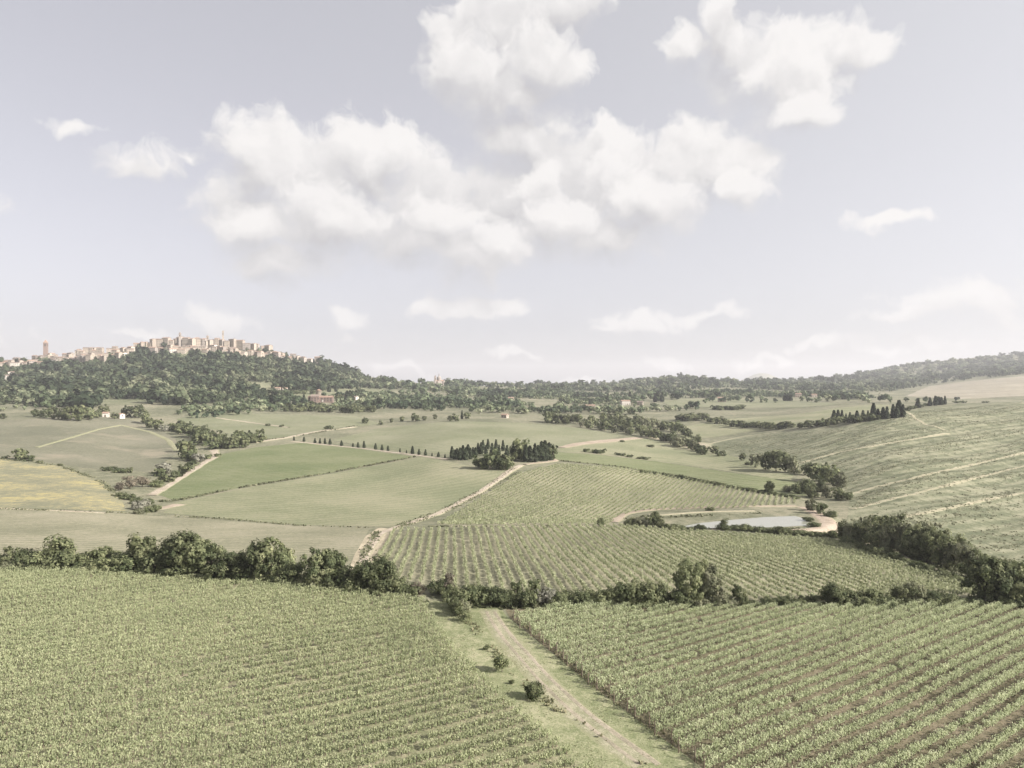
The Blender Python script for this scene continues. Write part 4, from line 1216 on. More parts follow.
KEEP = [(321, 402, 14, 70), (318, 397, 5, 60), (278, 391.5, 3, 40), (285, 391.5, 3, 40), (354, 399.5, 5, 40), (346, 399.5, 2, 30), (416, 386, 3, 90), (439, 387, 7, 160), (505, 418, 4, 40), (511, 401, 3, 60), (553, 418, 3, 30), (625, 405, 6, 70),
        (640, 405, 3, 60), (688, 419, 3, 30), (722, 402, 5, 80), (798, 397, 4, 80), (814, 397, 3, 80), (590, 408, 6, 50), (106, 417, 3, 30), (121, 418, 3, 30), (8, 380, 4, 60), (13, 374, 5, 60), (41, 397, 4, 50)]
KEEP = [(u, unproject(u, v)[1], w, d) for (u, v, w, d) in KEEP]
KEEP += [(.5 * (q[0] + q[1]), min(unproject(.5 * (q[0] + q[1]), q[3])[1], 1760), .5 * (q[1] - q[0]), 74) for lst in TOWN.values() for q in lst]


def woodland(name, polys, spacing, hrange, label, tight=1.0, seed=1, Ymax=5200, extra=(), protos=9, leaves=(110, 12)):
    rng = np.random.default_rng(seed)
    prot = []
    for k in range(protos):
        r2 = np.random.default_rng(seed * 50 + k)
        blobs = [(r2.normal(0, .15), r2.normal(0, .15), r2.uniform(.45, .8), .26, .26, .2) for _ in range(4)] + [(0, 0, .5, .42, .42, .4)]
        P, Nr, T = crown_points(r2, blobs, leaves[1], leaves[0], .2, rough=.25)
        P[:, 2] = np.maximum(P[:, 2], 0.02)
        V, Q = leaf_quads(P, Nr, .21, r2)
        prot.append((V, Q, np.repeat(T, 4)))
    Vs, Qs, Ts, off = [], [], [], 0
    for poly in polys:
        W = path_world(list(poly) + [poly[0]], 10)[:-1]
        x0, y0 = W.min(0)
        x1, y1 = np.minimum(W.max(0), [1e9, Ymax])
        y = y0
        pts = []
        while y < y1:
            sp = spacing * max(1.0, (y / 1400.0))
            xs = np.arange(x0, x1, sp)
            pts.append(np.stack([xs + rng.uniform(-.45, .45, len(xs)) * sp, y + rng.uniform(-.45, .45, len(xs)) * sp], -1))
            y += sp
        pts = np.concatenate(pts)
        pts = pts[inside(W, pts[:, 0], pts[:, 1])]
        # leave clearings
        cl = np.sin(pts[:, 0] * .013 + 2 * np.sin(pts[:, 1] * .006)) * np.sin(pts[:, 1] * .011 + 1.7) + .5 * np.sin(pts[:, 0] * .041) * np.sin(pts[:, 1] * .033)
        pts = pts[(cl < tight) & (pts[:, 1] > 50)]
        ok = np.ones(len(pts), bool)
        pu = CX + F * pts[:, 0] / pts[:, 1]
        for (u, Yk, w, d) in KEEP:
            ok &= ~((np.abs(pu - u) < w + (1.7 if d > 60 else .9)) & (pts[:, 1] > Yk - d) & (pts[:, 1] < Yk + 12))
        pts = pts[ok]
        z = ground(pts[:, 0], pts[:, 1])
        todo = [(p[0], p[1], None, q) for p, q in zip(pts, z)]
        if poly is polys[0]:
            todo += [(X, Y, h, float(ground(X, Y))) for (X, Y, h) in extra]
        for X, Y, hx, zz in todo:
            V, Q, T = prot[int(rng.integers(protos))]
            sp = max(1.0, Y / 1400.0)
            h = rng.uniform(*hrange) * rng.choice([.4, .6, .8, 1, 1, 1.3]) * (0.6 + .4 * sp)
            pt = math.sin(X * .021 + 1.9 * math.sin(Y * .012)) * math.sin(Y * .017 + 1.3 * math.sin(X * .014))
            h *= 1 + .3 * pt
            w = h * rng.uniform(.7, 1.35) * (.75 + .25 * sp)
            if hx:
                h, w = hx, hx * rng.uniform(.9, 1.4)
            a = rng.uniform(0, 2 * pi)
            c, s = math.cos(a), math.sin(a)
            vv = np.stack([(V[:, 0] * c - V[:, 1] * s) * w + X, (V[:, 0] * s + V[:, 1] * c) * w + Y, V[:, 2] * h + zz - .3], -1)
            Vs.append(vv)
            Qs.append(Q + off)
            off += len(V)
            Ts.append(np.clip(T * .45 + .08 - .38 * pt + rng.choice([-.15, 0, .15, .4]) + rng.uniform(-.05, .05), 0, 1))
    me = mesh_np(name, np.concatenate(Vs), np.concatenate(Qs), [M['leaf_wood']], tint=np.concatenate(Ts))
    tag(link(name, me), label, kind='stuff')
    print(name, len(Vs), 'crowns')


TOWN_TREES = []
for u, py, h in [(20, 363, 11), (26, 363, 13), (41, 361, 10), (60, 361, 8), (66, 360, 8), (90, 361, 12), (109, 359, 15), (111, 358, 14), (125, 355, 9), (140, 348, 12), (146, 348, 11), (164, 347, 14), (167, 347, 12), (213, 347, 8), (232, 350, 8), (248, 348, 9), (252, 350, 8), (260, 350, 12), (266, 348, 15), (270, 351, 10), (274, 350, 13), (281, 354, 12), (286, 355, 14), (293, 357, 10), (302, 359, 12)]:
    X, Y, Z = unproject(u, py)
    Y = min(Y, 1740)
    TOWN_TREES.append(((u - CX) / F * Y, Y - 6, h))
woodland('hill_woodland', [[(-260, 392), (0, 405), (60, 408), (130, 410), (200, 405), (280, 397), (300, 392), (345, 389), (372, 391), (392, 387), (390, 382.5), (370, 380), (330, 368), (300, 361), (262, 357), (220, 353), (150, 352), (80, 361), (0, 366), (-260, 372)]],
         11, (9, 15), 'dense mixed woodland covering the hill below the town', .72, 3, extra=TOWN_TREES)
woodland('ridge_woodland', [[(404, 388), (440, 387), (520, 389), (600, 392), (660, 391), (730, 388), (760, 390), (830, 392), (890, 392), (940, 383), (1024, 374), (1300, 368), (1300, 345), (1024, 355), (960, 361), (900, 367), (840, 379.5), (800, 382), (740, 384), (720, 379), (680, 379), (640, 381), (600, 386), (520, 387), (440, 386)]],
         13, (8, 14), 'hazy woodland along the far ridges', .4, 5, leaves=(70, 10))
woodland('plot_woodland', [[(384, 394), (400, 385.5), (432, 386), (470, 386.5), (480, 393), (440, 391)], [(250, 407), (285, 397), (330, 397), (362, 394), (400, 396), (404, 409), (330, 411.5), (262, 412)], [(150, 408), (255, 400), (262, 411), (200, 416), (160, 416)], [(360, 398), (400, 394), (470, 399), (560, 402), (640, 400), (640, 408), (600, 414), (540, 416), (470, 412), (400, 409), (360, 405)], [(640, 399), (760, 397), (860, 400), (890, 396), (860, 393), (760, 391), (640, 393)], [(400, 393), (440, 390), (560, 392), (640, 393), (640, 399), (560, 400), (470, 397)]],
         10, (5, 9), 'orchards and copses spread over the plots of the middle distance', .22, 9, leaves=(80, 10), extra=FAR_TREES)


# ------------------------------------------------------------------ vineyards
def vine_rows(W, ang, spacing, step, leaves, size, height, width, mat, label, group, order_word, trunks=True, post=False, gap=.04, pair=0.0, margin=.5):
    """one object per row of vines"""
    rng = np.random.default_rng(int(spacing * 1000 + ang * 7 + leaves))
    d = np.array([math.cos(radians(ang)), math.sin(radians(ang))])
    nrm = np.array([-d[1], d[0]])
    s = W @ nrm
    rows = []
    for k, off in enumerate(np.arange(s.min() + margin, s.max(), spacing)):
        a = W @ d
        al = np.arange(a.min(), a.max(), step)
        al = al + rng.uniform(-.25, .25, len(al)) * step
        # rows follow the lie of the land, never dead straight
        o2 = off + .12 * np.sin(al * .03 + k * .1) + rng.normal(0, .04, len(al))
        o2 = o2 + (pair if k % 2 else -pair)
        P = d[None] * al[:, None] + nrm[None] * o2[:, None]
        ok = inside(W, P[:, 0], P[:, 1]) & (rng.uniform(0, 1, len(al)) > gap)
        uu = CX + F * P[:, 0] / np.maximum(P[:, 1], 1)
        ok &= (P[:, 1] > 52) & (uu > -150) & (uu < 1174)
        P = P[ok]
        if len(P) < 14:
            continue
        cut = np.nonzero(np.hypot(*np.diff(P, axis=0).T) > 5 * step)[0] + 1
        for piece in np.split(P, cut):
            if len(piece) >= 14:
                rows.append((off, piece))
    for i, (off, P) in enumerate(rows):
        n = len(P)
        z = ground(P[:, 0], P[:, 1])
        org = np.array([P[n // 2, 0], P[n // 2, 1], z[n // 2]])
        vig = np.clip(.85 + .25 * np.sin(P[:, 0] * .11 + 1.7 * np.sin(P[:, 1] * .08)) + rng.normal(0, .10, n), .55, 1.25)
        r = np.repeat(np.arange(n), leaves)
        m = len(r)
        # shoots: leaves strung up thin canes that splay from the head of each vine
        along = rng.uniform(-.55, .55, m) * step
        hh = rng.uniform(0, 1, m) ** .8
        side = rng.normal(0, 1, m) * width * (.35 + .65 * hh)
        zz = (.26 + (height - .26) * hh * vig[r]) + rng.normal(0, .05, m)
        L3 = np.stack([P[r, 0] + d[0] * along + nrm[0] * side, P[r, 1] + d[1] * along + nrm[1] * side, z[r] + zz], -1)
        nn = unit(rng, m) * .8 + np.array([0, 0, .35]) + np.stack([nrm[0] * np.sign(side), nrm[1] * np.sign(side), np.zeros(m)], -1) * .35
        nn /= np.linalg.norm(nn, axis=1, keepdims=True)
        hf = m // 2
        sel = rng.permutation(m)
        V1, Q1 = leaf_quads(L3[sel[:hf]] - org, nn[sel[:hf]], size, rng, 1.6, True)
        n2 = nn[sel[hf:]] + np.array([.35, -.15, .7])
        n2 /= np.linalg.norm(n2, axis=1, keepdims=True)
        V2, Q2 = leaf_quads(L3[sel[hf:]] - org, n2, size, rng)
        V, Q = np.concatenate([V1, V2]), np.concatenate([Q1, Q2 + len(V1)])
        hh, r = hh[sel], r[sel]
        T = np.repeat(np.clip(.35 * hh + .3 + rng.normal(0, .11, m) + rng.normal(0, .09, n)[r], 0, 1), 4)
        mi = np.zeros(len(Q), int)
        mats = [M[mat], M['vine_wood']]
        if trunks:
            h4 = np.array([(-1, -1), (1, -1), (1, 1), (-1, 1)]) * .04
            B = np.stack([P[:, 0], P[:, 1], z], -1) - org
            b0 = B[:, None, :] + np.concatenate([h4, np.full((4, 1), -.1)], 1)[None]
            b1 = B[:, None, :] + np.concatenate([h4 * .7, np.full((4, 1), .75)], 1)[None]
            tv = np.concatenate([b0, b1], 1).reshape(-1, 3)
            base = (np.arange(n) * 8)[:, None, None]
            fq = np.array([[0, 1, 5, 4], [1, 2, 6, 5], [2, 3, 7, 6], [3, 0, 4, 7]])[None]
            tq = (base + fq).reshape(-1, 4)
            Q = np.concatenate([Q, tq + len(V)])
            mi = np.concatenate([mi, np.ones(len(tq), int)])
            T = np.concatenate([T, np.zeros(len(tv))])
            V = np.concatenate([V, tv])
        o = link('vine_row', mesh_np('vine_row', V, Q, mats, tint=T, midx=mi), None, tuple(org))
        tag(o, f'{ordinal(i + 1)} row {order_word} of the {label}', 'vine row', group)
        if post:
            p = P[0] - d * .5
            q = link('post', POST, o, (p[0] - org[0], p[1] - org[1], float(ground(*p)) - org[2]))
    print('rows', len(rows), label)


pv, pq = tube([(0, 0, -.2), (0.02, 0, .9), (0.0, 0, 1.5)], [.07, .065, .05], 6)
POST = mesh_np('post', pv, pq, [M['vine_wood']])
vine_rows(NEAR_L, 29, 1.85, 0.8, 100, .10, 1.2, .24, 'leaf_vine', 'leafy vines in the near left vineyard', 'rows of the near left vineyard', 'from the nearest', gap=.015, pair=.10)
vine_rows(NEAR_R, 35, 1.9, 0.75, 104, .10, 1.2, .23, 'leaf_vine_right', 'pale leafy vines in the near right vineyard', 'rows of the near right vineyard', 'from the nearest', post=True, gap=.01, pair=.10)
vine_rows(BANK, 95, 2.1, 0.9, 22, .20, 1.1, .22, 'leaf_vine_bank', 'vines on the bank behind the hedgerow', 'rows of the bank vineyard', 'from the right', trunks=False)
vine_rows(MID, 68, 2.3, 0.8, 7, .30, .9, .22, 'leaf_vine_bank', 'vines on the slope below the copse', 'rows of the sloping vineyard', 'from the right', trunks=False)


# ------------------------------------------------------------------ grass
def grass(name, W, n, hr, label, seed, keep=None):
    rng = np.random.default_rng(seed)
    lo, hi = W.min(0), W.max(0)
    P = rng.uniform(lo, hi, (n * 4, 2))
    # more tufts close to the camera, as many per picture area
    P = P[inside(W, P[:, 0], P[:, 1]) & (P[:, 1] > 52)]
    cl = np.sin(P[:, 0] * .9 + 2 * np.sin(P[:, 1] * .21)) + np.sin(P[:, 1] * .55 + P[:, 0] * .3) + rng.normal(0, .8, len(P))
    P = P[cl > .1][:n]
    m = len(P)
    z = ground(P[:, 0], P[:, 1])
    h = rng.uniform(*hr, m)
    V, Q, T = [], [], []
    for k in range(3):
        a = rng.uniform(0, 2 * pi, m)
        dx, dy = np.cos(a), np.sin(a)
        w = h * rng.uniform(.5, .9, m)
        b = np.stack([P[:, 0], P[:, 1], z], -1)
        e = np.stack([dx * w * .5, dy * w * .5, 0 * w], -1)
        t = np.stack([rng.normal(0, .3, m) * h, rng.normal(0, .3, m) * h, h], -1)
        V.append(np.stack([b - e, b + e, b + e * .5 + t, b - e * .7 + t * .85], 1).reshape(-1, 3))
        Q.append(np.arange(m * 4).reshape(m, 4) + k * m * 4)
        T.append(np.repeat(rng.uniform(0, 1, m), 4))
    me = mesh_np(name, np.concatenate(V), np.concatenate(Q), [M['grass_blade']], tint=np.concatenate(T))
    tag(link(name, me), label, kind='stuff')


HILL = path_world([(712, 446), (760, 436), (850, 429), (905, 414), (960, 406), (1024, 403), (1180, 403), (1180, 600), (1030, 594), (960, 566), (880, 540), (850, 530), (855, 500), (830, 478), (790, 460)], 10)
def rough_pasture():
    rng = np.random.default_rng(12)
    lo, hi = HILL.min(0), HILL.max(0)
    P = rng.uniform(lo, hi, (160000, 2))
    P = P[inside(HILL, P[:, 0], P[:, 1])]
    a, b = P[:, 0] * .81 + P[:, 1] * .59, -P[:, 0] * .59 + P[:, 1] * .81
    band = np.sin(b * .22 + 1.2 * np.sin(a * .03)) + .7 * np.sin(b * .6 + 2 * np.sin(a * .06)) + .8 * np.sin(a * .5 + 2.2 * np.sin(b * .21)) * np.sin(b * .35)
    P = P[(band + rng.normal(0, .9, len(P)) > .5) & (P[:, 1] < 720)][:34000]
    m = len(P)
    z = ground(P[:, 0], P[:, 1])
    V, Q, T = [], [], []
    h = rng.uniform(.08, .3, m) * rng.choice([.6, 1, 1.3], m)
    tn = rng.uniform(0, .6, m)
    for k in range(4):
        q = np.stack([P[:, 0] + rng.normal(0, .5, m), P[:, 1] + rng.normal(0, .5, m), z + h * .45], -1)
        nn = unit(rng, m) * .6 + np.array([0, -.2, .6])
        nn /= np.linalg.norm(nn, axis=1, keepdims=True)
        v, f = leaf_quads(q, nn, .48, rng)
        V.append(v)
        Q.append(f + k * m * 4)
        T.append(np.repeat(np.clip(tn + rng.normal(0, .12, m), 0, 1), 4))
    me = mesh_np('rough_grass', np.concatenate(V), np.concatenate(Q), [M['grass_rough']], tint=np.concatenate(T))
    tag(link('rough_grass', me), 'dark tussocks in bands across the rough pasture hillside', kind='stuff')


rough_pasture()


def margins(lines):
    rng = np.random.default_rng(31)
    V, Q, T, off = [], [], [], 0
    for pts, h0, wd, per in lines:
        W = path_world(pts, 6)
        d = np.concatenate([[0], np.cumsum(np.hypot(*np.diff(W, axis=0).T))])
        n = int(d[-1] * per)
        t = rng.uniform(0, d[-1], n)
        t = t[np.sin(t * .21) + np.sin(t * .083 + 1) + rng.normal(0, .8, n) > -.6]
        n = len(t)
        X = np.interp(t, d, W[:, 0]) + rng.normal(0, wd, n)
        Y = np.interp(t, d, W[:, 1]) + rng.normal(0, wd, n)
        h = h0 * rng.uniform(.4, 1.4, n)
        nn = unit(rng, n) * .7 + np.array([.2, -.3, .5])
        nn /= np.linalg.norm(nn, axis=1, keepdims=True)
        v, q = leaf_quads(np.stack([X, Y, ground(X, Y) + .05 * Y / 100 + h * .5 * rng.uniform(.3, 1, n)], -1), nn, h0 * 1.2, rng)
        V.append(v)
        Q.append(q + off)
        T.append(np.repeat(rng.uniform(0, .8, n), 4))
        off += len(v)
    me = mesh_np('weeds', np.concatenate(V), np.concatenate(Q), [M['weed']], tint=np.concatenate(T))
    tag(link('weeds', me), 'weeds and rough grass along the field margins', kind='stuff')


margins([([(160, 502), (176, 501), (240, 488), (330, 473), (416, 457)], .7, .5, 5), ([(0, 509), (115, 513), (220, 519), (300, 526), (370, 528)], .4, .8, 4), ([(0, 459), (60, 466), (100, 481), (122, 500)], .5, .9, 4),
         ([(560, 461), (620, 467), (700, 480), (760, 492)], .6, .5, 4), ([(378, 532), (366, 552), (358, 572)], .45, .6, 6), ([(398, 526), (440, 511), (482, 490), (515, 468)], .35, .7, 4), ([(395, 529), (442, 514), (484, 493), (520, 471)], .35, .7, 4),
         ([(0, 571), (100, 572), (180, 577), (250, 582), (330, 590), (380, 595), (424, 602)], .5, .6, 10), ([(470, 607), (560, 607), (700, 608), (850, 607), (1000, 607)], .5, .6, 10), ([(625, 519), (700, 516), (760, 513)], .5, .8, 5), ([(684, 529), (740, 529.5), (800, 529)], .4, .5, 8),
         ([(250, 442), (300, 436), (356, 426)], .6, 1.0, 3), ([(430, 527), (520, 527), (610, 526)], .35, .6, 6), ([(845, 535), (870, 550), (930, 572), (985, 594)], .5, .9, 8)])
grass('grass', STRIP, 6000, (.04, .11), 'short grass tufts on the strip between the near vineyards', 4)
DITCH = path_world([(452, 612), (468, 628), (500, 668), (530, 695), (590, 735), (640, 765), (650, 765), (598, 730), (540, 692), (508, 664), (478, 626), (462, 610)], 8)
grass('tall_grass', DITCH, 1500, (.15, .4), 'taller rough grass along the ditch in the grass strip', 5)
EDGE = path_world([(503, 610), (600, 694), (700, 770), (712, 768), (608, 690), (514, 612)], 8)
grass('tall_grass', EDGE, 1500, (.15, .4), 'dry weeds along the edge of the right vineyard', 6)


# ------------------------------------------------------------------ buildings
def box_mesh(name, w, d, h, mat, z0=0.0):
    x, y = w / 2, d / 2
    V = [(-x, -y, z0), (x, -y, z0), (x, y, z0), (-x, y, z0), (-x, -y, h), (x, -y, h), (x, y, h), (-x, y, h)]
    me = bpy.data.meshes.new(name)
    me.from_pydata(V, [], [(0, 1, 5, 4), (1, 2, 6, 5), (2, 3, 7, 6), (3, 0, 4, 7), (4, 5, 6, 7), (3, 2, 1, 0)])
    me.materials.append(mat)
    me.update()
    return me


def wall_mesh(w, d, h, rise, mat, drop):
    """walls with gable ends"""
    x, y = w / 2, d / 2
    V = [(-x, -y, -drop), (x, -y, -drop), (x, y, -drop), (-x, y, -drop), (-x, -y, h), (x, -y, h), (x, y, h), (-x, y, h), (-x, 0, h + rise), (x, 0, h + rise)]
    me = bpy.data.meshes.new('wall')
    me.from_pydata(V, [], [(0, 1, 5, 4), (1, 2, 6, 9, 5), (2, 3, 7, 6), (3, 0, 4, 8, 7), (3, 2, 1, 0)])
    me.materials.append(mat)
    me.update()
    return me


def roof_mesh(w, d, h, rise, mat, ov=.5, th=.25):
    """gabled roof slabs with eaves"""
    x, y = w / 2 + ov, d / 2 + ov
    r = rise * ov / (d / 2)
    a = h - r + .04
    b = h + rise + .04
    V = [(-x, -y, a), (x, -y, a), (x, 0, b), (-x, 0, b), (x, y, a), (-x, y, a)]
    V += [(p[0], p[1], p[2] + th) for p in V]
    me = bpy.data.meshes.new('roof')
    me.from_pydata(V, [], [(6, 7, 8, 9), (9, 8, 10, 11), (3, 2, 1, 0), (5, 4, 2, 3), (0, 1, 7, 6), (4, 5, 11, 10), (1, 2, 8, 7), (2, 4, 10, 8), (3, 0, 6, 9), (5, 3, 9, 11)])
    me.materials.append(mat)
    me.update()
    return me


WIN = box_mesh('window', .95, .24, 1.5, M['opening'])
WINBIG = box_mesh('window', 1.5, .24, 2.3, M['opening'])
CHIM = box_mesh('chimney', .8, .8, 1.6, M['stone_grey'])
DOOR = box_mesh('door', 1.4, .26, 2.4, M['bark'])


def house(name, X, Y, Z, w, d, h, label, group, wall='stone', roof='tile', rz=0.0, cat='house', drop=6.0, win=True, big=False):
    rng = RNG
    o = link(name, None, None, (X, Y, Z), rz)
    tag(o, label, cat, group)
    rise = d * .5 * rng.uniform(.28, .38)
    link('wall', wall_mesh(w, d, h, rise, M[wall], drop), o)
    rf = link('roof', roof_mesh(w, d, h, rise, M[roof]), o)
    if w > 7:
        link('chimney', CHIM, rf, (w * rng.uniform(-.3, .3), d * .15, h + rise * .55))
    if win:
        cols = int(np.clip(w / 3.2, 1, 5))
        rows = int(np.clip(h / 3.3, 1, 3))
        for r in range(rows):
            for c in range(cols):
                x = (c - (cols - 1) / 2) * (w / cols)
                if r == 0 and c == cols // 2 and not big:
                    link('door', DOOR, o, (x, -d / 2 - .05, 0))
                    continue
                link('window', WINBIG if big else WIN, o, (x, -d / 2 - .05, 1.0 + r * (h / rows)))
        # a window in the sunny gable
        if d > 5:
            link('window', WIN, o, (w / 2 + .05, 0, h * .5), pi / 2)
    return o


def tower(name, X, Y, Z, w, h, label, cat, mat='stone', cap='pyramid', group=None, drop=8):
    o = link(name, None, None, (X, Y, Z), .25)
    tag(o, label, cat, group)
    link('wall', box_mesh('wall', w, w, h, M[mat], -drop), o)
    link('cornice', box_mesh('cornice', w * 1.14, w * 1.14, .7, M['stone_grey']), o, (0, 0, h + .003))
    for k in range(4):
        a = k * pi / 2
        link('belfry_opening', box_mesh('belfry_opening', w * .34, .24, h * .14, M['opening']), o, (math.sin(a) * (w / 2 + .04), -math.cos(a) * (w / 2 + .04), h * .8), a)
    if cap == 'pyramid':
        me = bpy.data.meshes.new('roof')
        x = w * .55
        me.from_pydata([(-x, -x, 0), (x, -x, 0), (x, x, 0), (-x, x, 0), (0, 0, w * .9)], [], [(0, 1, 4), (1, 2, 4), (2, 3, 4), (3, 0, 4), (3, 2, 1, 0)])
        me.materials.append(M['tile'])
        link('roof', me, o, (0, 0, h + .71))
    elif cap == 'spire':
        V, Q = tube([(0, 0, 0), (0, 0, w * .5), (0, 0, w * 1.9)], [w * .5, w * .36, .1], 8)
        link('spire', mesh_np('spire', V, Q, [M['tile_dark']]), o, (0, 0, h + .71))
    elif cap == 'dome':
        n = 7
        pts = [(0, 0, math.sin(i / n * pi / 2) * w * .55) for i in range(n + 1)]
        rad = [max(.06, math.cos(i / n * pi / 2) * w * .5) for i in range(n + 1)]
        V, Q = tube(pts + [(0, 0, w * .95)], rad + [.05], 12)
        link('dome', mesh_np('dome', V, Q, [M['tile_dark']], smooth=True), o, (0, 0, h + .71))
    return o


for seg, lst in TOWN.items():
    for i, (u0, u1, vt, vb, wl) in enumerate(lst):
        u = .5 * (u0 + u1)
        X, Y, Z = unproject(u, vb)
        Y = min(Y, 1760)
        X = (u - CX) / F * Y
        Z = float(ground_uy(u, Y))
        Zt = HC + (CY - vt) / F * Y
        w = (u1 - u0) / F * Y * RNG.uniform(.92, 1.08)
        h = max(4.0, (Zt - Z) * RNG.uniform(.68, .92))
        words = {'stone': 'pale plastered house', 'stone_warm': 'warm beige house', 'stone_grey': 'grey stone house', 'white_wall': 'bright whitewashed house'}[wl]
        same = [j for j, q in enumerate(lst) if q[4] == wl]
        k = same.index(i)
        lab = f'{ordinal(k + 1)} {words} from the left {seg}' if len(same) > 1 else f'only {words} {seg}'
        house('town_house', X, Y, Z, w, RNG.uniform(8, 12), h, lab, 'houses of the hilltop town', wl, 'tile' if RNG.uniform() < .6 else 'tile_dark', RNG.uniform(-.6, .6), drop=10)


def at(u, vb, vt, Yfix=None):
    X, Y, Z = unproject(u, vb)
    if Yfix:
        Y = Yfix
        X = (u - CX) / F * Y
        Z = float(ground_uy(u, Y))
    return X, Y, Z, (HC + (CY - vt) / F * Y) - Z


X, Y, Z, h = at(45.7, 361, 343, 1690)
tower('bell_tower', X, Y, Z, 8.2, h, 'square reddish brick bell tower at the left of the town', 'bell tower', 'brick', 'pyramid')
X, Y, Z, h = at(180, 346, 332.5, 1730)
tower('bell_tower', X, Y, Z, 5.0, h - 3, 'short bell tower with a small dome on the town summit', 'bell tower', 'stone_grey', 'dome')
X, Y, Z, h = at(207.5, 346, 336, 1735)
tower('bell_tower', X, Y, Z, 5.0, h - 2, 'domed turret on the right half of the town summit', 'bell tower', 'stone', 'dome')
X, Y, Z, h = at(223, 347, 331, 1735)
tower('bell_tower', X, Y, Z, 3.4, h - 2, 'thin pale tower rising at the right of the town summit', 'tower', 'stone', 'pyramid')

# pilgrimage church with dome and two towers
X, Y, Z = unproject(439, 387)
Y = min(Y, 2050)
X = (439 - CX) / F * Y
Z = float(ground_uy(439, Y))
S = 1.05 * Y / F
ch = link('church', None, None, (X, Y, Z), .3)
tag(ch, 'stone church with a central dome and two corner towers on the skyline', 'church')
link('nave', wall_mesh(9 * S, 5 * S, 5.5 * S, 1.3 * S, M['stone_grey'], 8), ch)
link('transept', wall_mesh(8.7 * S, 4.6 * S, 5.4 * S, 1.2 * S, M['stone_grey'], 8), ch, (0, 0, 0), pi / 2)
link('nave_roof', roof_mesh(9 * S, 5 * S, 5.5 * S, 1.3 * S, M['tile']), ch)
link('transept_roof', roof_mesh(8.7 * S, 4.6 * S, 5.4 * S, 1.2 * S, M['tile_dark']), ch, (0, 0, 0), pi / 2)
V, Q = tube([(0, 0, 5 * S), (0, 0, 8.4 * S)], [2.0 * S, 2.0 * S], 12)
link('drum', mesh_np('drum', V, Q, [M['stone_grey']]), ch)
pts = [(0, 0, (8.3 + 2.0 * math.sin(i / 7 * pi / 2)) * S) for i in range(8)] + [(0, 0, 12 * S), (0, 0, 13 * S)]
V, Q = tube(pts, [max(.35, 2.1 * math.cos(i / 7 * pi / 2)) * S if i < 7 else .4 * S for i in range(8)] + [.35 * S, .04 * S], 12)
link('dome', mesh_np('dome', V, Q, [M['stone_grey']], smooth=True), ch)
for (dx, hh, lb) in ((-4.2, 9.2, 0), (4.0, 5.5, 1)):
    t = link('tower', box_mesh('tower', 1.9 * S, 1.9 * S, hh * S, M['stone_grey'], -8), ch, (dx * S, -3.2 * S, 0))
    V, Q = tube([(0, 0, 0), (0, 0, .6 * S), (0, 0, 2.4 * S if lb == 0 else 1.1 * S)], [1.0 * S, .7 * S, .05], 8)
    link('spire', mesh_np('spire', V, Q, [M['tile_dark']]), t, (0, 0, hh * S + .01))
    link('opening', box_mesh('opening', .6 * S, .3, 1.6 * S, M['opening']), t, (0, -.95 * S - .1, (hh - 2.4) * S))
link('door', box_mesh('door', 1.5 * S, .5, 3.2 * S, M['opening']), ch, (.3 * S, -4.35 * S - .2, 0))
# brick villa
X, Y, Z = unproject(321, 402)
S = Y / F
v = link('villa', None, None, (X, Y, Z), .08)
tag(v, 'long reddish brick villa among trees at the foot of the wooded hill', 'villa')
link('wall', wall_mesh(24 * S, 9, 4.6 * S, 2, M['brick'], 5), v)
link('roof', roof_mesh(24 * S, 9, 4.6 * S, 2, M['tile']), v)
link('wing', wall_mesh(8 * S, 12, 5.6 * S, 2.5, M['brick'], 5), v, (-5 * S, -3, 0))
link('wing_roof', roof_mesh(8 * S, 12, 5.6 * S, 2.5, M['tile_dark']), v, (-5 * S, -3, 0))
for k in range(8):
    xx = (-10.4 + k * 2.95) * S
    yy = -9.05 if -9 * S < xx < -1 * S else -4.55
    link('window', WINBIG, v, (xx, yy, 2.9 * S))
    if k != 3:
        link('window', WINBIG, v, (xx, yy, .8 * S))
link('door', box_mesh('door', 1.4 * S, .3, 2.2 * S, M['white_wall']), v, (2.2 * S, -4.6, 0))
X, Y, Z = unproject(318.5, 397)
Yr = Y + 30
V, Q = tube([(0, 0, -5), (0, 0, 5.2 * Yr / F), (0, 0, 5.3 * Yr / F), (0, 0, 6.6 * Yr / F)], [2.9 * Yr / F, 2.9 * Yr / F, 3.2 * Yr / F, .1], 14)
o = link('round_chapel', mesh_np('round_chapel', V, Q, [M['stone_warm'], M['tile']], midx=[0] * 14 + [1] * 28), None, ((318.5 - CX) / F * Yr, Yr, float(ground_uy(318.5, Yr))))
tag(o, 'round orange plastered building behind the brick villa', 'chapel')
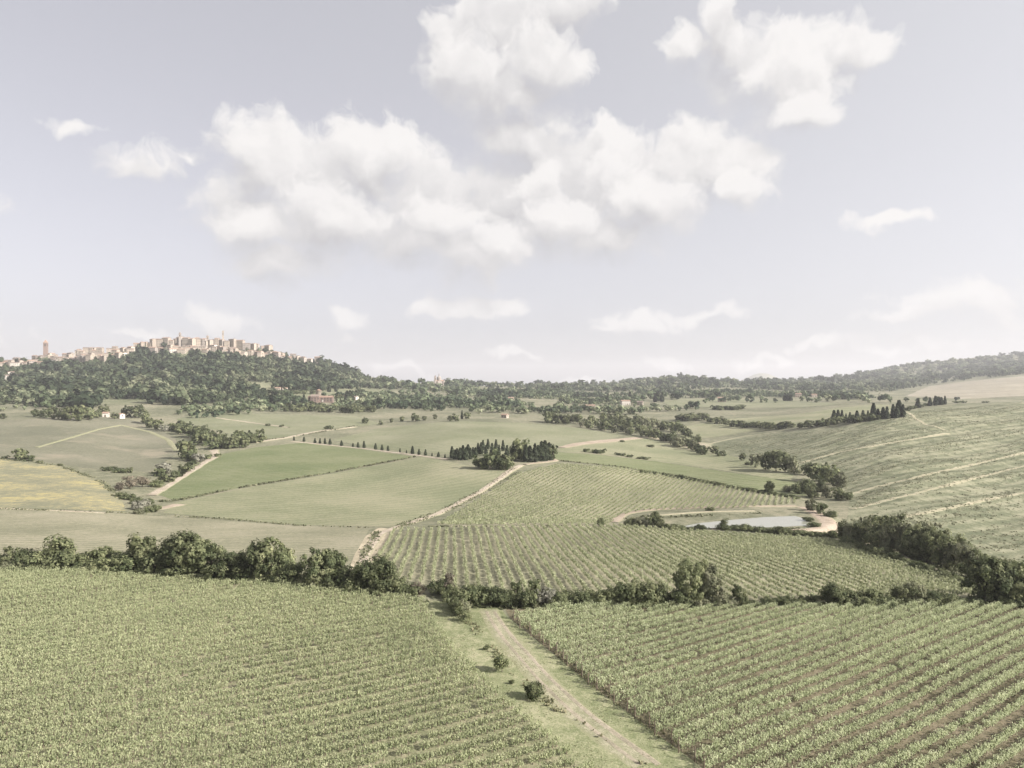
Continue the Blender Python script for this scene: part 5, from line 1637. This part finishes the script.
FARM = [
    (278, 391.5, 5, 4.5, 'stone', 'tile', 'small pale farmhouse left of the brick villa'),
    (285, 391.5, 4.5, 4, 'white_wall', 'tile', 'small white farmhouse just left of the brick villa'),
    (346, 399.5, 3, 5, 'stone', 'tile', 'narrow pale house right of the brick villa'),
    (354, 399.5, 8, 3, 'white_wall', 'tile_dark', 'low white outbuilding right of the brick villa'),
    (416, 386, 5, 2.5, 'white_wall', 'tile', 'small white house left of the domed church'),
    (448, 386, 6, 3, 'stone', 'tile', 'low house right of the domed church'),
    (505, 418, 6, 4, 'stone', 'tile', 'small tiled farmhouse behind the green meadow'),
    (511, 401, 5, 4, 'stone_warm', 'tile', 'reddish farmhouse among trees below the ridge'),
    (553, 418, 4, 3, 'stone_warm', 'tile', 'small warm shed by the winding tree belt'),
    (625, 405, 9, 5, 'white_wall', 'tile', 'pale farmhouse with a pink roof in the middle distance'),
    (640, 405, 6, 4, 'stone', 'tile_dark', 'smaller house right of the pale farmhouse'),
    (688, 419, 5, 3.5, 'stone_warm', 'tile', 'little house above the dark hedge'),
    (722, 402, 8, 5, 'stone_warm', 'tile', 'pinkish farmhouse on the far flat field'),
    (798, 397, 6, 4, 'stone_warm', 'tile', 'pink farmhouse right of the dark cypress trio'),
    (814, 397, 5, 3, 'stone', 'tile', 'pale barn far right of the cypress trio'),
    (835, 419, 6, 2, 'white_wall', 'white_wall', 'low white shed in front of the ridge cypresses'),
    (106, 417, 5, 5, 'white_wall', 'tile', 'white cottage at the corner of the rounded pasture'),
    (121, 418.5, 4, 5, 'white_wall', 'tile', 'small white outbuilding under the hill trees'),
    (62, 416, 6, 4, 'stone_warm', 'tile', 'orange roofed cottage hidden behind trees'),
    (590, 408, 9, 3, 'stone', 'tile', 'long low farm building in the middle distance'),
]
for (u, vb, wp, hp, wl, rf, lb) in FARM:
    X, Y, Z = unproject(u, vb)
    house('farmhouse', X, Y, Z, wp * Y / F, max(6, wp * .7 * Y / F), hp * Y / F * .8, lb, None, wl, rf, RNG.uniform(-.5, .3), 'farmhouse', 4)

# ------------------------------------------------------------------ labels of the plants
groups = {}
for area, kind, u, o in PLANTS:
    groups.setdefault((area, KINDS[kind][4]), []).append((u, o))
for (area, words), lst in groups.items():
    phrase, grp = AREAS[area]
    lst.sort(key=lambda q: q[0])
    cat = None
    for i, (u, o) in enumerate(lst):
        o['label'] = f'{ordinal(i + 1)} {words} from the left {phrase}' if len(lst) > 1 else f'the {words} {phrase}'
        o['group'] = grp
        o['category'] = 'cypress' if 'cypress' in words else ('shrub' if 'shrub' in words else 'tree')
print('plants', len(PLANTS))

# ------------------------------------------------------------------ haze
hz = bpy.data.meshes.new('haze')
x, y0, y1, za, zb = 16200.0, -400.0, 10900.0, float(GZZ.min()) - 1.5, max(float(GZZ.max()) + 30.0, 190.0)
V = [(-x, y0, za), (x, y0, za), (x, y1, za), (-x, y1, za), (-x, y0, zb), (x, y0, zb), (x, y1, zb), (-x, y1, zb)]
hz.from_pydata(V, [], [(3, 2, 1, 0), (4, 5, 6, 7), (0, 1, 5, 4), (1, 2, 6, 5), (2, 3, 7, 6), (3, 0, 4, 7)])
m, N, L = new_mat('haze')
pv_ = N.new('ShaderNodeVolumePrincipled')
pv_.inputs['Color'].default_value = (.93, .93, .96, 1)
pv_.inputs['Density'].default_value = HAZE_DENSITY
pv_.inputs['Anisotropy'].default_value = 0.1
o = N.new('ShaderNodeOutputMaterial')
L.new(pv_.outputs[0], o.inputs['Volume'])
hz.materials.append(m)
tag(link('haze', hz), 'pale summer haze filling the valley air', kind='stuff')
print('haze box', za, zb)
